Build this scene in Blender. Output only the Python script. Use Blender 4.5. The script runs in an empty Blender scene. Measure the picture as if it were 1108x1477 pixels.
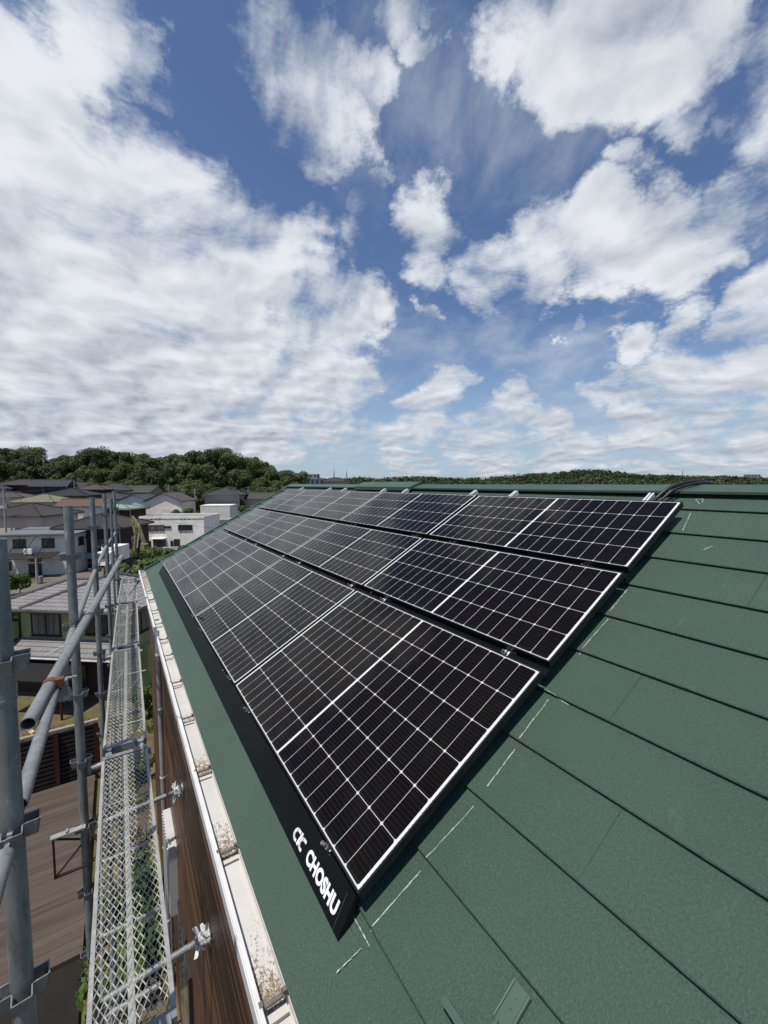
import bpy, math, random
from mathutils import Vector, Matrix, Euler
R = math.radians
rnd = random.Random(11)
scene = bpy.context.scene
col = scene.collection

# ------------------------------------------------------------------ camera, sun, sky, exposure
Z0 = 5.2                                   # height of the lowest panel corner above the yard
CAM = Vector((-.629, -1.129, 1.370 + Z0))
YAW, PIT, FPX = R(33.04), R(-3.895), 594.0  # focal length for a picture 1477 high
fw = Vector((math.sin(YAW)*math.cos(PIT), math.cos(YAW)*math.cos(PIT), math.sin(PIT)))
rt = Vector((math.cos(YAW), -math.sin(YAW), 0))
up = rt.cross(fw)
cd = bpy.data.cameras.new('camera')
cam = bpy.data.objects.new('camera', cd); col.objects.link(cam)
cam.matrix_world = Matrix((( rt.x, up.x, -fw.x, CAM.x), (rt.y, up.y, -fw.y, CAM.y), (rt.z, up.z, -fw.z, CAM.z), (0, 0, 0, 1)))
cd.sensor_fit = 'AUTO'; cd.sensor_width = 36; cd.lens = FPX/1477*36
cd.clip_start = .02; cd.clip_end = 8000
scene.camera = cam

SUN_EL, SUN_AZ = R(70), R(251)             # azimuth clockwise from +y
sdir = Vector((math.sin(SUN_AZ)*math.cos(SUN_EL), math.cos(SUN_AZ)*math.cos(SUN_EL), math.sin(SUN_EL)))
sl = bpy.data.lights.new('sun', 'SUN'); sl.energy = 4.8; sl.angle = R(.53); sl.color = (1, .95, .88)
so = bpy.data.objects.new('sun', sl); col.objects.link(so); so.location = (-20, -30, 60)
so.rotation_euler = (-sdir).to_track_quat('-Z', 'Y').to_euler()
vs = scene.view_settings
vs.view_transform = 'Standard'; vs.look = 'None'; vs.exposure = 0; vs.gamma = 1; vs.use_curve_mapping = False

def ray(x, y): return fw + rt*((x-554)/FPX) - up*((y-738.5)/FPX)

def build_world():
    w = bpy.data.worlds.new('World'); scene.world = w; w.use_nodes = True
    nt = w.node_tree; N = nt.nodes; L = nt.links; N.clear()
    def node(t, **k):
        n = N.new(t)
        for a, b in k.items(): setattr(n, a, b)
        return n
    def setin(n, i, v):
        if isinstance(v, bpy.types.NodeSocket): L.new(v, n.inputs[i])
        elif v is not None: n.inputs[i].default_value = v
    def mth(op, a, b=None, c=None, clamp=False):
        n = node('ShaderNodeMath', operation=op); n.use_clamp = clamp
        setin(n, 0, a); setin(n, 1, b)
        if c is not None: setin(n, 2, c)
        return n.outputs[0]
    def vm(op, a, b=None):
        n = node('ShaderNodeVectorMath', operation=op); setin(n, 0, a); setin(n, 1, b); return n
    def ramp(v, a, b, c=0., d=1., smooth=True):
        n = node('ShaderNodeMapRange'); n.interpolation_type = 'SMOOTHSTEP' if smooth else 'LINEAR'
        for i, q in enumerate((v, a, b, c, d)): setin(n, i, q)
        return n.outputs[0]
    def mix(f, a, b):
        n = node('ShaderNodeMix', data_type='RGBA'); setin(n, 0, f); setin(n, 6, a); setin(n, 7, b); return n.outputs[2]
    tc = node('ShaderNodeTexCoord'); d = tc.outputs['Generated']
    sky = node('ShaderNodeTexSky', sky_type='NISHITA'); sky.sun_disc = False
    sky.sun_elevation = SUN_EL; sky.sun_rotation = SUN_AZ
    sky.altitude = 100; sky.air_density = 1.0; sky.dust_density = .6; sky.ozone_density = 2.2
    skyc = vm('MULTIPLY', sky.outputs[0], (SKYS*.92, SKYS*1.02, SKYS*1.16)).outputs[0]
    sep = node('ShaderNodeSeparateXYZ'); L.new(d, sep.inputs[0]); z = sep.outputs[2]
    zz = mth('ADD', mth('MAXIMUM', z, 0.), .23)
    P = node('ShaderNodeCombineXYZ')
    L.new(mth('DIVIDE', sep.outputs[0], zz), P.inputs[0]); L.new(mth('DIVIDE', sep.outputs[1], zz), P.inputs[1])
    P = P.outputs[0]
    # clouds: bodies at fixed directions in the sky, broken up by noise on the cloud layer
    n3 = node('ShaderNodeTexNoise'); setin(n3, 'Vector', vm('MULTIPLY', d, (1, 1, 1.5)).outputs[0]); setin(n3, 'Scale', 4.2); setin(n3, 'Detail', 8); setin(n3, 'Roughness', .66)
    dw = vm('NORMALIZE', vm('ADD', d, vm('MULTIPLY', vm('SUBTRACT', n3.outputs['Color'], (.5, .5, .5)).outputs[0], (.31, .31, .22)).outputs[0]).outputs[0]).outputs[0]
    m = None
    for (x, y, r, s) in CLOUDS:
        c = ray(x, y).normalized()
        e = min(c.dot(ray(x+r, y).normalized()), c.dot(ray(x, y+r).normalized()))
        a = math.acos(max(-1, min(1, e)))
        v = ramp(vm('DOT_PRODUCT', dw, tuple(c)).outputs[1], math.cos(a*1.4), math.cos(a*.2), 0., s)
        m = v if m is None else mth('MAXIMUM', m, v)
    def noise(vec, scale, det, rough, lac=2.0, dist=0.):
        n = node('ShaderNodeTexNoise'); n.noise_dimensions = '2D'
        setin(n, 'Vector', vec); setin(n, 'Scale', scale); setin(n, 'Detail', det); setin(n, 'Roughness', rough)
        setin(n, 'Lacunarity', lac); setin(n, 'Distortion', dist); return n
    wq = noise(P, 1.5, 2, .5)
    warp = vm('MULTIPLY', vm('SUBTRACT', wq.outputs['Color'], (.5, .5, .5)).outputs[0], (.26, .26, 0)).outputs[0]
    Pw = vm('ADD', P, warp).outputs[0]
    n1 = noise(Pw, 2.7, 12, .60).outputs[0]
    s1 = noise(Pw, 2.9, 6, .55).outputs[0]; s2 = noise(vm('ADD', Pw, (.06, .04, 0)).outputs[0], 2.9, 4.5, .5).outputs[0]
    nb = noise(Pw, 11., 8, .66).outputs[0]
    dens = mth('ADD', mth('SUBTRACT', m, .53), mth('MULTIPLY', mth('SUBTRACT', n1, .5), 2.1))
    dens = mth('ADD', dens, mth('MULTIPLY', mth('SUBTRACT', nb, .5), .55))
    alpha = ramp(dens, -.26, .50)
    veil = ramp(noise(vm('MULTIPLY', Pw, (1.0, .8, 1)).outputs[0], 1.5, 9, .66).outputs[0], .47, .80, 0., .42)
    alpha = mth('MAXIMUM', alpha, veil)
    lowf = ramp(z, .02, .42, 1., 0.)                 # cloud layer seen edge-on towards the horizon
    shade = mth('ADD', mth('MULTIPLY', mth('SUBTRACT', s1, s2), 2.0), .78)
    shade = mth('SUBTRACT', shade, mth('MULTIPLY', ramp(dens, .35, 1.2), .16))
    shade = mth('SUBTRACT', shade, mth('MULTIPLY', lowf, .24), clamp=True)
    cc = mix(shade, (.300, .345, .430, 1), (.80, .83, .88, 1))
    hz = ramp(z, .0, .34, .72, 0.)
    skyh = mix(hz, skyc, (.40, .52, .66, 1))
    out = mix(alpha, skyh, cc)
    bg = node('ShaderNodeBackground'); L.new(out, bg.inputs[0]); bg.inputs[1].default_value = 1.0
    wo = node('ShaderNodeOutputWorld'); L.new(bg.outputs[0], wo.inputs[0])
    w.cycles.sampling_method = 'MANUAL'; w.cycles.sample_map_resolution = 1024
SKYS = .092
CLOUDS = [(10,130,110,.98),(-40,280,190,1.12),(120,320,130,1.05),(250,350,125,.98),(40,450,230,1.15),(330,430,130,1.05),(420,410,90,.92),
 (250,520,190,1.12),(485,460,62,.88),(450,565,95,1.0),(80,600,240,1.2),(300,620,150,1.2),
 (150,50,85,.72),(225,90,48,.62),(430,95,95,.90),(470,180,75,.86),(405,135,50,.66),(540,130,40,.5),(600,40,36,.42),(622,100,28,.45),(515,330,42,.60),(552,270,22,.45),
 (790,40,90,.85),(900,10,110,.95),(1010,45,100,.90),(785,115,40,.6),(1070,150,50,.55),(985,190,34,.45),(1108,110,60,.6),
 (628,340,58,.92),(705,390,52,.80),(765,365,58,.92),(810,400,46,.86),(840,350,64,.92),(930,345,70,.96),(1030,320,62,.84),(880,395,50,.90),(960,385,50,.85),(890,235,30,.46),
 (1108,280,60,.70),(1085,440,55,.9),(985,464,32,.74),(912,495,34,.82),(835,490,19,.72),(985,555,70,1.02),(1085,535,70,1),(890,565,40,.9),
 (645,558,34,.82),(745,577,46,.92),(800,605,36,.9),(625,612,44,.84),(700,612,36,.7),(606,448,18,.48),
 (700,665,60,.82),(830,665,60,.84),(960,640,60,.82),(1090,640,70,.88),(580,665,55,.82),(910,605,32,.8),(1180,450,120,.8),(1200,100,150,.8),(760,640,36,.66),(1020,672,60,.8)]
build_world()

# ------------------------------------------------------------------ helpers
TH = R(28.64); CT, ST = math.cos(TH), math.sin(TH)
def RP(Y, v, h): return Vector((v*CT - h*ST, Y, v*ST + h*CT + Z0))     # along the eave, up the slope, off the slope
RM = Matrix(((0, CT, -ST, 0), (1, 0, 0, 0), (0, ST, CT, Z0), (0, 0, 0, 1)))
def at(x, y, d): return CAM + ray(x, y)*d                              # point at a distance along a line of sight
def at_z(x, y, z):
    r = ray(x, y); return CAM + r*((z-CAM.z)/r.z)

class MB:
    def __init__(s): s.v = []; s.f = []; s.uv = []; s.M = Matrix()
    def add(s, vs, fs, uvs=None):
        o = len(s.v); s.v += [s.M @ Vector(v) for v in vs]; s.f += [tuple(i+o for i in f) for f in fs]
        s.uv += uvs if uvs else [None]*len(fs)
    def box(s, c, d, M=None, taper=None):
        x, y, z = (q/2 for q in d); tx, ty = taper or (1, 1)
        vs = [Vector((-x,-y,-z)), Vector((x,-y,-z)), Vector((x,y,-z)), Vector((-x,y,-z)),
              Vector((-x*tx,-y*ty,z)), Vector((x*tx,-y*ty,z)), Vector((x*tx,y*ty,z)), Vector((-x*tx,y*ty,z))]
        if M: vs = [M @ v for v in vs]
        s.add([v + Vector(c) for v in vs], [(0,3,2,1),(4,5,6,7),(0,1,5,4),(1,2,6,5),(2,3,7,6),(3,0,4,7)])
    def bx(s, a, b):
        s.box([(p+q)/2 for p, q in zip(a, b)], [abs(q-p) for p, q in zip(a, b)])
    def tube(s, pts, r, n=12, cap=True, hollow=0, r1=None):
        pts = [Vector(p) for p in pts]; k = len(pts); vs = []; fs = []
        ref = None
        for i, p in enumerate(pts):
            t = (pts[min(i+1, k-1)] - pts[max(i-1, 0)]).normalized()
            if ref is None: ref = Vector((0, 0, 1)) if abs(t.z) < .9 else Vector((1, 0, 0))
            a = t.cross(ref).normalized(); b = t.cross(a); ref = -b if False else ref
            rr = r if r1 is None else r + (r1-r)*i/(k-1)
            vs += [p + a*(rr*math.cos(2*math.pi*j/n)) + b*(rr*math.sin(2*math.pi*j/n)) for j in range(n)]
        for i in range(k-1):
            for j in range(n):
                q = (j+1) % n; fs.append((i*n+j, i*n+q, (i+1)*n+q, (i+1)*n+j))
        if hollow:
            s.add(vs, fs); s.tube_inner(pts, r-hollow, n, r); return
        if cap: fs += [tuple(range(n)), tuple(range((k-1)*n, k*n))[::-1]]
        s.add(vs, fs)
    def tube_inner(s, pts, r, n, ro):
        a = pts[0]; b = pts[-1]; t = (b-a).normalized(); ref = Vector((0,0,1)) if abs(t.z) < .9 else Vector((1,0,0))
        u = t.cross(ref).normalized(); w = t.cross(u)
        ring = lambda p, q: [p + u*(q*math.cos(2*math.pi*j/n)) + w*(q*math.sin(2*math.pi*j/n)) for j in range(n)]
        vs = ring(a, ro) + ring(a, r) + ring(b, r) + ring(b, ro); fs = []
        for k in range(3):
            for j in range(n):
                q = (j+1) % n; fs.append((k*n+j, (k+1)*n+j, (k+1)*n+q, k*n+q))
        s.add(vs, fs)
    def prism(s, poly, a, b):          # polygon of 3-d points swept from offset a to offset b (vectors)
        n = len(poly); a = Vector(a); b = Vector(b)
        s.add([Vector(p)+a for p in poly] + [Vector(p)+b for p in poly],
              [tuple(range(n))[::-1], tuple(range(n, 2*n))] + [(i, (i+1) % n, n+(i+1) % n, n+i) for i in range(n)])
    def build(s, name, m, parent=None, smooth=False, uvname=None):
        me = bpy.data.meshes.new(name); me.from_pydata([tuple(v) for v in s.v], [], s.f)
        if any(u for u in s.uv):
            l = me.uv_layers.new(name='UVMap'); k = 0
            for f, u in zip(s.f, s.uv):
                for i in range(len(f)):
                    if u: l.data[k].uv = u[i]
                    k += 1
        me.materials.append(m)
        if smooth:
            me.polygons.foreach_set('use_smooth', [True]*len(me.polygons))
            try: me.set_sharp_from_angle(angle=R(40))
            except Exception: pass
        me.update()
        o = bpy.data.objects.new(name, me); col.objects.link(o)
        if parent: o.parent = parent
        return o
def tag(o, label=None, cat=None, group=None, kind=None):
    for k, v in (('label', label), ('category', cat), ('group', group), ('kind', kind)):
        if v: o[k] = v
    return o
def empty(name, loc, rz=0, label=None, cat=None, group=None):
    o = bpy.data.objects.new(name, None); col.objects.link(o); o.location = loc; o.rotation_euler.z = rz
    o.empty_display_size = .1
    return tag(o, label, cat, group)
def copy_tree(o, parent=None):
    c = o.copy(); col.objects.link(c); c.parent = parent
    for ch in [q for q in o.children if q.name in bpy.data.objects]: copy_tree(ch, c)
    return c

# ------------------------------------------------------------------ materials
class NT:
    def __init__(s, name):
        s.m = bpy.data.materials.new(name); s.m.use_nodes = True; s.t = s.m.node_tree; s.N = s.t.nodes; s.L = s.t.links
        s.b = s.N['Principled BSDF']
    def node(s, t, **k):
        n = s.N.new(t)
        for a, b in k.items(): setattr(n, a, b)
        return n
    def set(s, n, i, v):
        if isinstance(v, bpy.types.NodeSocket): s.L.new(v, n.inputs[i])
        elif v is not None: n.inputs[i].default_value = v
    def math(s, op, a, b=None, clamp=False):
        n = s.node('ShaderNodeMath', operation=op); n.use_clamp = clamp; s.set(n, 0, a); s.set(n, 1, b); return n.outputs[0]
    def vm(s, op, a, b=None):
        n = s.node('ShaderNodeVectorMath', operation=op); s.set(n, 0, a); s.set(n, 1, b); return n.outputs[0]
    def mix(s, f, a, b):
        n = s.node('ShaderNodeMix', data_type='RGBA'); s.set(n, 0, f); s.set(n, 6, a); s.set(n, 7, b); return n.outputs[2]
    def ramp(s, v, a, b, c=0., d=1.):
        n = s.node('ShaderNodeMapRange')
        for i, q in enumerate((v, a, b, c, d)): s.set(n, i, q)
        return n.outputs[0]
    def obj(s): return s.node('ShaderNodeTexCoord').outputs['Object']
    def uv(s): return s.node('ShaderNodeTexCoord').outputs['UV']
    def sep(s, v):
        n = s.node('ShaderNodeSeparateXYZ'); s.L.new(v, n.inputs[0]); return n.outputs
    def noise(s, vec, sc, det=4, ro=.55, dist=0.):
        n = s.node('ShaderNodeTexNoise'); s.set(n, 'Vector', vec); s.set(n, 'Scale', sc); s.set(n, 'Detail', det)
        s.set(n, 'Roughness', ro); s.set(n, 'Distortion', dist); return n.outputs[0]
    def bump(s, h, strength=.3, dist=.01):
        n = s.node('ShaderNodeBump'); s.set(n, 'Strength', strength); s.set(n, 'Distance', dist); s.set(n, 'Height', h)
        s.L.new(n.outputs[0], s.b.inputs['Normal'])
    def fin(s, colr=None, rough=None, metal=None, spec=None):
        if colr is not None: s.set(s.b, 'Base Color', colr)
        if rough is not None: s.set(s.b, 'Roughness', rough)
        if metal is not None: s.set(s.b, 'Metallic', metal)
        if spec is not None: s.set(s.b, 'Specular IOR Level', spec)
        return s.m
def c4(c): return (c[0], c[1], c[2], 1)
_mc = {}
def mottled(name, c, c2=None, scale=3., rough=.7, metal=0., spec=.4, stretch=(1,1,1), lo=.35, hi=.65, bump=0., bscale=60., det=6, isl=0):
    if name in _mc: return _mc[name]
    t = NT(name); o = t.vm('MULTIPLY', t.obj(), stretch)
    n = t.ramp(t.noise(o, scale, det, .6), lo, hi)
    c2 = c2 or tuple(q*.72 for q in c)
    k = t.mix(n, c4(c2), c4(c))
    if isl:
        g = t.node('ShaderNodeNewGeometry').outputs['Random Per Island']
        k = t.mix(t.ramp(g, 0, 1, 0., isl), k, c4(tuple(q*.45 for q in c)))
    if bump: t.bump(t.noise(t.obj(), bscale, 3, .6), bump, .004)
    _mc[name] = t.fin(k, rough, metal, spec); return _mc[name]

# roof sheet: embossed green steel
def m_roof():
    t = NT('green_embossed_steel'); u = t.uv()
    s = t.sep(u)
    grain = t.noise(t.vm('MULTIPLY', u, (175, 120, 1)), 1., 2., .6)
    broad = t.noise(u, 1.4, 4, .6)
    fine = t.noise(t.vm('MULTIPLY', u, (620, 420, 1)), 1., 2, .6)
    k = t.mix(t.ramp(broad, .3, .7), (.042, .074, .054, 1), (.053, .090, .067, 1))
    k = t.mix(t.ramp(fine, .62, .80, 0., .5), k, (.16, .24, .20, 1)); k = t.mix(t.ramp(grain, .5, .72, 0., .40), k, (.105, .165, .125, 1)); k = t.mix(t.ramp(grain, .5, .3, 0., .35), k, (.028, .050, .037, 1))
    dust = t.ramp(t.noise(t.vm('MULTIPLY', u, (14, 5, 1)), 1., 6, .7), .60, .86, 0., .35)
    k = t.mix(dust, k, (.17, .21, .19, 1))
    h = t.math('ADD', t.math('MULTIPLY', grain, .8), t.math('MULTIPLY', fine, .35)); h = t.math('ADD', h, t.math('MULTIPLY', t.noise(t.vm('MULTIPLY', u, (3, 8, 1)), 1., 2, .5), .22))
    t.bump(h, 1., .0075)
    return t.fin(k, .42, 0., .38)
M_ROOF = m_roof()
M_CAP = mottled('green_flat_steel', (.046, .082, .061), (.039, .071, .052), 4, .45)
M_DKGREEN = mottled('green_dark_edge', (.018, .036, .029), (.014, .028, .022), 4, .5)

def m_cells(W, nrow):
    t = NT('solar_cells_%d' % nrow); u, v, _ = t.sep(t.uv())
    Lp = PL
    mu, mv, mg = .0205, .0115, .0065
    cw = (Lp/2 - mu - mg)/9; ch = (W - 2*mv)/nrow
    a = t.math('SUBTRACT', t.math('ABSOLUTE', t.math('SUBTRACT', u, Lp/2)), mg)
    b = t.math('SUBTRACT', v, mv)
    fa = t.math('FRACT', t.math('DIVIDE', a, cw)); fb = t.math('FRACT', t.math('DIVIDE', b, ch))
    du = t.math('MULTIPLY', t.math('SUBTRACT', .5, t.math('ABSOLUTE', t.math('SUBTRACT', fa, .5))), cw)
    dv = t.math('MULTIPLY', t.math('SUBTRACT', .5, t.math('ABSOLUTE', t.math('SUBTRACT', fb, .5))), ch)
    line = t.math('MAXIMUM', t.math('LESS_THAN', du, .0010), t.math('LESS_THAN', dv, .0011))
    dia = t.math('LESS_THAN', t.math('ADD', du, dv), .0085)
    out = t.math('MAXIMUM', t.math('LESS_THAN', a, 0.), t.math('GREATER_THAN', a, cw*9))
    out2 = t.math('MAXIMUM', t.math('LESS_THAN', b, 0.), t.math('GREATER_THAN', b, ch*nrow))
    white = t.math('MAXIMUM', t.math('MAXIMUM', line, dia), t.math('MAXIMUM', out, out2))
    # ribbon wires along the panel, ten to a cell
    fr = t.math('FRACT', t.math('MULTIPLY', t.math('DIVIDE', b, ch), 10.))
    wire = t.math('LESS_THAN', t.math('ABSOLUTE', t.math('SUBTRACT', fr, .5)), .035)
    ci = t.node('ShaderNodeCombineXYZ')
    t.set(ci, 0, t.math('FLOOR', t.math('DIVIDE', a, cw))); t.set(ci, 1, t.math('FLOOR', t.math('MULTIPLY', t.math('DIVIDE', b, ch), 10.)))
    wn = t.node('ShaderNodeTexWhiteNoise', noise_dimensions='3D'); t.L.new(ci.outputs[0], wn.inputs['Vector'])
    k = t.mix(.35, (.0050, .0036, .0028, 1), t.vm('MULTIPLY', wn.outputs['Color'], (.007, .0042, .0035)))
    k = t.mix(wire, k, (.022, .019, .017, 1))
    # dotted print in the end margin
    dot = t.math('MULTIPLY', t.math('LESS_THAN', t.math('ABSOLUTE', t.math('SUBTRACT', t.math('ABSOLUTE', t.math('SUBTRACT', u, Lp/2)), Lp/2-.009)), .0014),
                 t.math('GREATER_THAN', t.math('FRACT', t.math('MULTIPLY', v, 55.)), .3))
    k = t.mix(white, k, (.50, .50, .50, 1)); k = t.mix(t.math('MAXIMUM', out, t.math('LESS_THAN', a, -.0)), k, (.60, .61, .62, 1)); k = t.mix(dot, k, (.30, .31, .32, 1))
    dust = t.ramp(t.noise(t.uv(), 2.3, 7, .7), .5, .85, 0., .016); k = t.mix(dust, k, (.32, .30, .27, 1))
    edge = t.math('MULTIPLY', t.ramp(v, .0, .04, .03, 0.), t.noise(t.vm('MULTIPLY', t.uv(), (9, 3, 1)), 1., 4, .7)); k = t.mix(edge, k, (.40, .37, .33, 1))
    t.set(t.b, 'IOR', 1.24)
    return t.fin(k, .045, 0., .5)
PL = 1.708
M_CELL6 = m_cells(1.092, 6); M_CELL4 = m_cells(.716, 4)
M_BLACK = mottled('black_anodised_aluminium', (.008, .008, .008), (.006, .006, .006), 8, .42, .0, .35)
M_SKIRT = mottled('black_painted_steel', (.0026, .0042, .0044), (.0018, .0028, .0030), 5, .38, .0, .2)
M_ALU = mottled('bright_aluminium', (.72, .73, .73), (.6, .61, .62), 12, .4, .1)
M_BOLT = mottled('dull_bolt_steel', (.22, .22, .23), (.05, .05, .05), 150, .5, .3)
M_WHITEPRINT = mottled('white_print', (.82, .82, .82), (.78, .78, .78), 10, .5)
def m_galv(name, a, b, metal=.35, rough=.48):
    t = NT(name); o = t.obj()
    n = t.noise(o, 9, 6, .65); n2 = t.noise(t.vm('MULTIPLY', o, (1, 1, .25)), 40, 5, .7)
    k = t.mix(t.ramp(n, .3, .7), c4(b), c4(a))
    k = t.mix(t.ramp(n2, .57, .70, 0., .7), k, (.46, .47, .46, 1)); k = t.mix(t.ramp(n2, .44, .32, 0., .6), k, c4(tuple(q*.45 for q in b)))
    n3 = t.noise(o, 60, 4, .7); k = t.mix(t.ramp(n3, .66, .78, 0., .5), k, (.05, .05, .05, 1))
    n4 = t.noise(o, 5.5, 5, .75); k = t.mix(t.ramp(n4, .62, .74, 0., .6), k, (.16, .10, .065, 1))
    t.bump(n2, .12, .002)
    return t.fin(k, t.ramp(n2, .3, .7, rough-.08, rough+.12), metal, .5)
M_POST = m_galv('galvanised_tube_dull', (.26, .275, .27), (.155, .17, .17))
M_RAIL = m_galv('galvanised_tube_light', (.27, .28, .275), (.18, .19, .19))
M_PLANK = m_galv('galvanised_plank', (.38, .38, .35), (.25, .25, .23), .25, .5)
M_RUSTY = mottled('rusty_orange_clamp', (.19, .055, .03), (.08, .045, .035), 40, .75)
M_RED = mottled('red_paint', (.42, .03, .03), (.3, .03, .03), 20, .5)
M_REDWHITE = mottled('worn_red_paint', (.42, .16, .15), (.50, .40, .37), 30, .6)
M_MAROON = mottled('dark_red_steel', (.055, .012, .010), (.035, .010, .009), 12, .6)
M_CABLE = mottled('black_rubber', (.012, .012, .012), (.02, .02, .02), 30, .45)
def m_gutter():
    t = NT('white_gutter_dirty'); u = t.obj(); s = t.sep(u)
    yy = t.math('FRACT', t.math('DIVIDE', t.math('SUBTRACT', s[1], .075), .6375))     # silt gathers behind each hanger
    nn = t.noise(t.vm('MULTIPLY', u, (1, .6, 1)), 120, 5, .78); lg = t.noise(u, 5, 3, .6)
    amt = t.math('ADD', t.math('MULTIPLY', t.ramp(yy, .0, 1., .30, -.10), t.ramp(s[1], 1.9, 2.6, 1., .12)), t.math('MULTIPLY', lg, .2))
    floor = t.ramp(s[2], Z0-.311, Z0-.305, 1., 0.)
    mk = t.math('MULTIPLY', t.ramp(t.math('SUBTRACT', t.math('ADD', nn, amt), .82), 0., .06), floor)
    k = t.mix(t.ramp(lg, .35, .7), (.47, .46, .43, 1), (.54, .53, .50, 1))
    k = t.mix(mk, k, (.18, .13, .08, 1))
    far = t.math('MULTIPLY', t.ramp(s[1], 6.2, 6.5), t.math('MULTIPLY', floor, t.ramp(nn, .45, .52)))
    k = t.mix(far, k, (.16, .11, .065, 1))
    return t.fin(k, .5, 0, .4)
M_GUT = m_gutter()
M_GUTCLEAN = mottled('white_gutter_lip', (.66, .65, .63), (.56, .55, .53), 6, .45)
M_HANGER = mottled('weathered_hanger', (.16, .145, .125), (.09, .08, .07), 40, .6)
def m_siding():
    t = NT('brown_siding'); o = t.obj(); s = t.sep(o)
    a = t.noise(t.vm('MULTIPLY', o, (1, .22, 17)), 1., 5, .65); b = t.noise(t.vm('MULTIPLY', o, (1, .9, 70)), 1., 4, .6)
    k = t.mix(t.ramp(a, .38, .62), (.026, .011, .007, 1), (.20, .095, .050, 1))
    k = t.mix(t.ramp(b, .55, .75, 0., .5), k, (.19, .13, .09, 1))
    f = t.math('FRACT', t.math('DIVIDE', s[2], .155)); g = t.math('LESS_THAN', f, .09)
    k = t.mix(g, k, (.010, .007, .005, 1))
    t.bump(t.math('ADD', f, t.math('MULTIPLY', b, .2)), .5, .01)
    return t.fin(k, .45, 0, .45)
M_SIDING = m_siding()
M_FASCIA = mottled('dark_grey_fascia', (.045, .047, .050), (.03, .03, .033), 6, .5)
def m_deck():
    t = NT('weathered_deck_boards'); o = t.obj(); s = t.sep(o)
    bi = t.math('FLOOR', t.math('DIVIDE', s[1], .145))
    ci = t.node('ShaderNodeCombineXYZ'); t.set(ci, 1, bi)
    wn = t.node('ShaderNodeTexWhiteNoise', noise_dimensions='3D'); t.L.new(ci.outputs[0], wn.inputs['Vector'])
    a = t.noise(t.vm('ADD', t.vm('MULTIPLY', o, (.9, 14, 1)), wn.outputs['Color']), 1., 6, .7)
    k = t.mix(t.ramp(a, .3, .7), (.038, .028, .022, 1), (.092, .071, .057, 1))
    k = t.mix(t.ramp(wn.outputs['Value'], 0, 1, 0, .35), k, (.125, .098, .080, 1))
    g = t.math('LESS_THAN', t.math('FRACT', t.math('DIVIDE', s[1], .145)), .045)
    k = t.mix(g, k, (.03, .022, .018, 1))
    return t.fin(k, .75, 0, .25)
M_DECK = m_deck()
M_SLAT = mottled('dark_slats', (.030, .022, .018), (.018, .013, .011), 5, .7)
M_RAILWOOD = mottled('pale_timber_rail', (.30, .25, .20), (.22, .18, .145), 8, .75, stretch=(1, 8, 8))
M_SOIL = mottled('garden_soil', (.17, .115, .070), (.085, .058, .037), 1.6, .95, 0, .1, bump=.4, bscale=18)
M_GLASS = mottled('dark_window_glass', (.018, .021, .024), (.04, .045, .05), 1.2, .06, 0, .6)
M_CURTAIN = mottled('curtained_glass', (.16, .165, .17), (.05, .052, .055), 1.4, .12, 0, .6, stretch=(5, 5, .2))
M_WFRAME = mottled('bronze_window_frame', (.030, .026, .023), None, 5, .5)
M_WFRAMEW = mottled('pale_window_frame', (.55, .55, .54), None, 5, .5)
M_CONC = mottled('concrete', (.36, .35, .33), (.24, .235, .22), 2.2, .9, 0, .2)
M_BARK = mottled('bark', (.070, .052, .038), (.035, .027, .020), 3, .95, 0, .1)
def m_leaf(name, a, b, c=None):
    t = NT(name)
    g = t.node('ShaderNodeNewGeometry').outputs['Random Per Island']
    oi = t.node('ShaderNodeObjectInfo').outputs['Random']
    k = t.mix(g, c4(a), c4(b)); k = t.mix(t.math('MULTIPLY', t.math('MULTIPLY', oi, oi), .6), k, c4(c or (.085, .105, .025))); k = t.mix(t.ramp(oi, 0., .45, .45, 0.), k, c4(tuple(q*.5 for q in a)))
    t.fin(k, .55, 0, .3)
    tr = t.node('ShaderNodeBsdfTranslucent'); t.set(tr, 'Color', k)
    ms = t.node('ShaderNodeMixShader'); t.set(ms, 0, .22); t.L.new(t.b.outputs[0], ms.inputs[1]); t.L.new(tr.outputs[0], ms.inputs[2])
    t.L.new(ms.outputs[0], t.N['Material Output'].inputs[0])
    return t.m
M_LEAF = m_leaf('broad_leaves', (.036, .060, .018), (.085, .120, .034))
M_LEAF_BRIGHT = m_leaf('light_leaves', (.045, .085, .015), (.10, .15, .03))
M_LEAF_FAR = m_leaf('far_leaves', (.020, .038, .016), (.052, .078, .028))
def m_tiles(name, a, b, pu=.3, pv=.28):
    if name in _mc: return _mc[name]
    t = NT(name); u = t.uv(); s = t.sep(u)
    fv = t.math('FRACT', t.math('DIVIDE', s[1], pv)); fu = t.math('FRACT', t.math('DIVIDE', s[0], pu))
    n = t.noise(u, .8, 5, .65); n2 = t.noise(t.vm('MULTIPLY', u, (1/pu, 1/pv, 1)), 1.3, 3, .7)
    k = t.mix(t.ramp(n, .3, .7), c4(b), c4(a)); k = t.mix(t.ramp(n2, .3, .75, 0., .5), k, c4(tuple(q*.6 for q in a)))
    g = t.math('LESS_THAN', fv, .16); k = t.mix(t.math('MULTIPLY', g, .85), k, c4(tuple(q*.22 for q in a)))
    h = t.math('ADD', t.math('MULTIPLY', t.math('SINE', t.math('MULTIPLY', fu, 6.283)), .35), t.math('MULTIPLY', fv, -.7))
    t.bump(h, 1., .08)
    _mc[name] = t.fin(k, .62, 0, .35); return _mc[name]

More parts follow.
